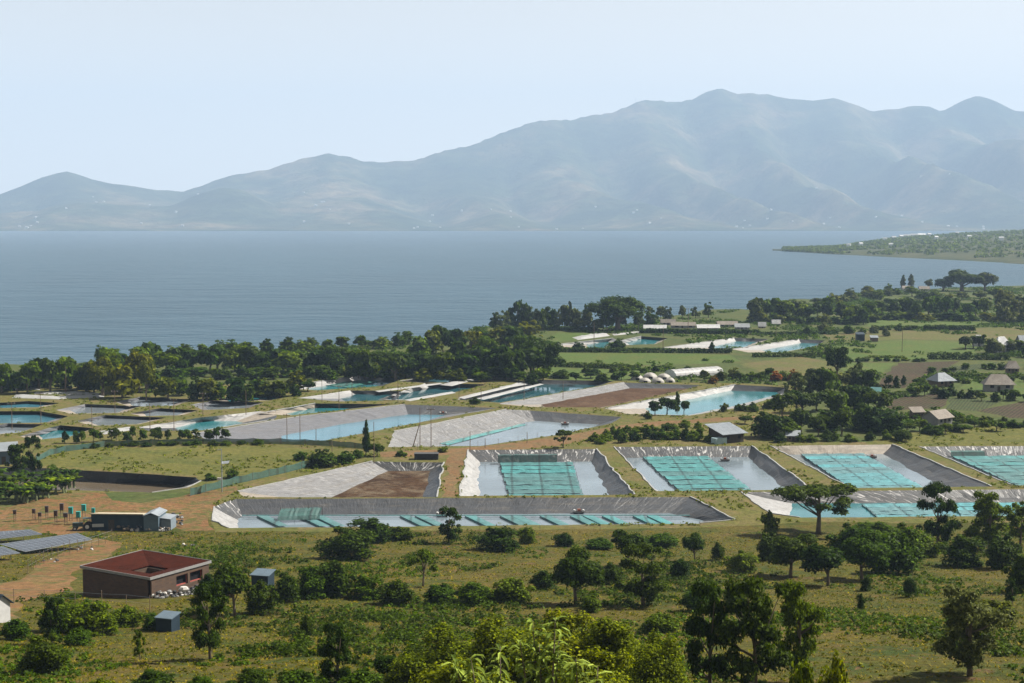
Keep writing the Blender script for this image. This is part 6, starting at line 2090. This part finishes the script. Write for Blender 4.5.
# small figures of gear at the pond edges: aerators / rafts
def raft(label, px, py, z=-1.7):
    p = at(px, py, z)
    root = thing("floating_aerator", label, "aerator", p, "paddle aerators in the ponds")
    m = MB()
    for s in (-.6, .6):
        m.tube([(-1.1, s, 0), (1.1, s, 0)], [.2, .2], 7)
    m.obj("floats", M_STONED, root)
    m = MB(); m.frame_box((-.35, -.3, .2), (.7, 0, 0), (0, .6, 0), (0, 0, .45)); m.obj("motor", plain("rust_red_motor", (.22, .07, .04), .6, .2, 2), root)
    m = MB()
    for s in (-1.0, .9):
        m.tube([(s, -.5, .25), (s, .5, .25)], [.3, .3], 8)
    m.obj("paddles", M_WHITEWALL, root)
raft("paddle aerator floating in the pond left of the dirt track's foot, longest pond", 442, 514.5)
raft("paddle aerator at the far side of the longest pond below the square pond's nets", 579, 512)
raft("paddle aerator on the open water of the slanting pond below the shed", 725, 460)
raft("paddle aerator in the corner of the plain netted pond near the clipped bush", 872, 457)
raft("dark paddle aerator in the middle of the shallow grey puddle", 565, 424)
raft("dark paddle aerator at the end of the light blue water", 443, 413.5)

# houses across the water: tiny, pale
M_FARWALL = plain("far_house_wall", (.5, .54, .52), .9, .1, 1)
fm_ = MB()
fm_.frame_box((-.5, -.4, -.3), (1, 0, 0), (0, .8, 0), (0, 0, .8))
fm_.add([(-.55, -.48, .5), (.55, -.48, .5), (.55, 0, .85), (-.55, 0, .85), (-.55, .48, .5), (.55, .48, .5)], [(0, 1, 2, 3), (3, 2, 5, 4), (0, 3, 4), (1, 5, 2)], 1)
fh0 = fm_.obj("house", [M_FARWALL, M_WHITEROOF])
COL.objects.unlink(fh0)
q = random.Random(31)
def far_house(x, D, z, s, label, group):
    o = fh0.copy(); COL.objects.link(o)
    o.location = (x, D, z); o.scale = (s, s * .8, s * .8); o.rotation_euler = (0, 0, q.uniform(-.6, .6))
    tag(o, label, "house", group)
for c0, c1, n in ((20, 110, 10), (140, 200, 6), (300, 350, 7), (480, 700, 14), (720, 800, 10), (810, 1010, 16), (380, 470, 6)):
    for k in range(n):
        px = q.uniform(c0, c1); D = D_SHORE + 180 + 2300 * q.random() ** 1.3
        far_house((px - 512) / F * D, D, hill_z(px, D) + 1, q.uniform(12, 19), "tiny pale house on the hazy foot of the far hills", "pale houses at the foot of the hills")
for (px, t, s) in [(912, .80, 26), (918, .84, 24), (905, .78, 22), (900, .72, 20), (915, .74, 20), (922, .88, 26), (908, .86, 22), (860, .35, 14), (890, .2, 14), (884, .55, 16), (848, .4, 14), (935, .35, 15), (968, .3, 15), (893, .62, 18), (1000, .22, 16), (928, .62, 18), (956, .55, 15)]:
    D = float(np.interp(px, *HXN)) * (1 - t) + float(np.interp(px, *HXF)) * t
    far_house((px - 512) / F * D, D, head_z(px, D) + 3, s * .6, "white house among the scrub of the headland", "white houses on the headland")
# mast on the ridge
px = 634; D = ridge_dist(px)
ms = thing("radio_mast", "thin mast standing on the crest of the far ridge", "mast", ((px - 512) / F * D, D, hill_z(px, D) - 5))
m = MB(); m.tube([(0, 0, 0), (0, 0, 48)], [2.2, 1.2], 5); m.obj("mast_pole", M_STEEL, ms)
m = MB(); m.frame_box((-4, -1, 38), (8, 0, 0), (0, 2, 0), (0, 0, 2)); m.obj("antenna", M_STEEL, ms)
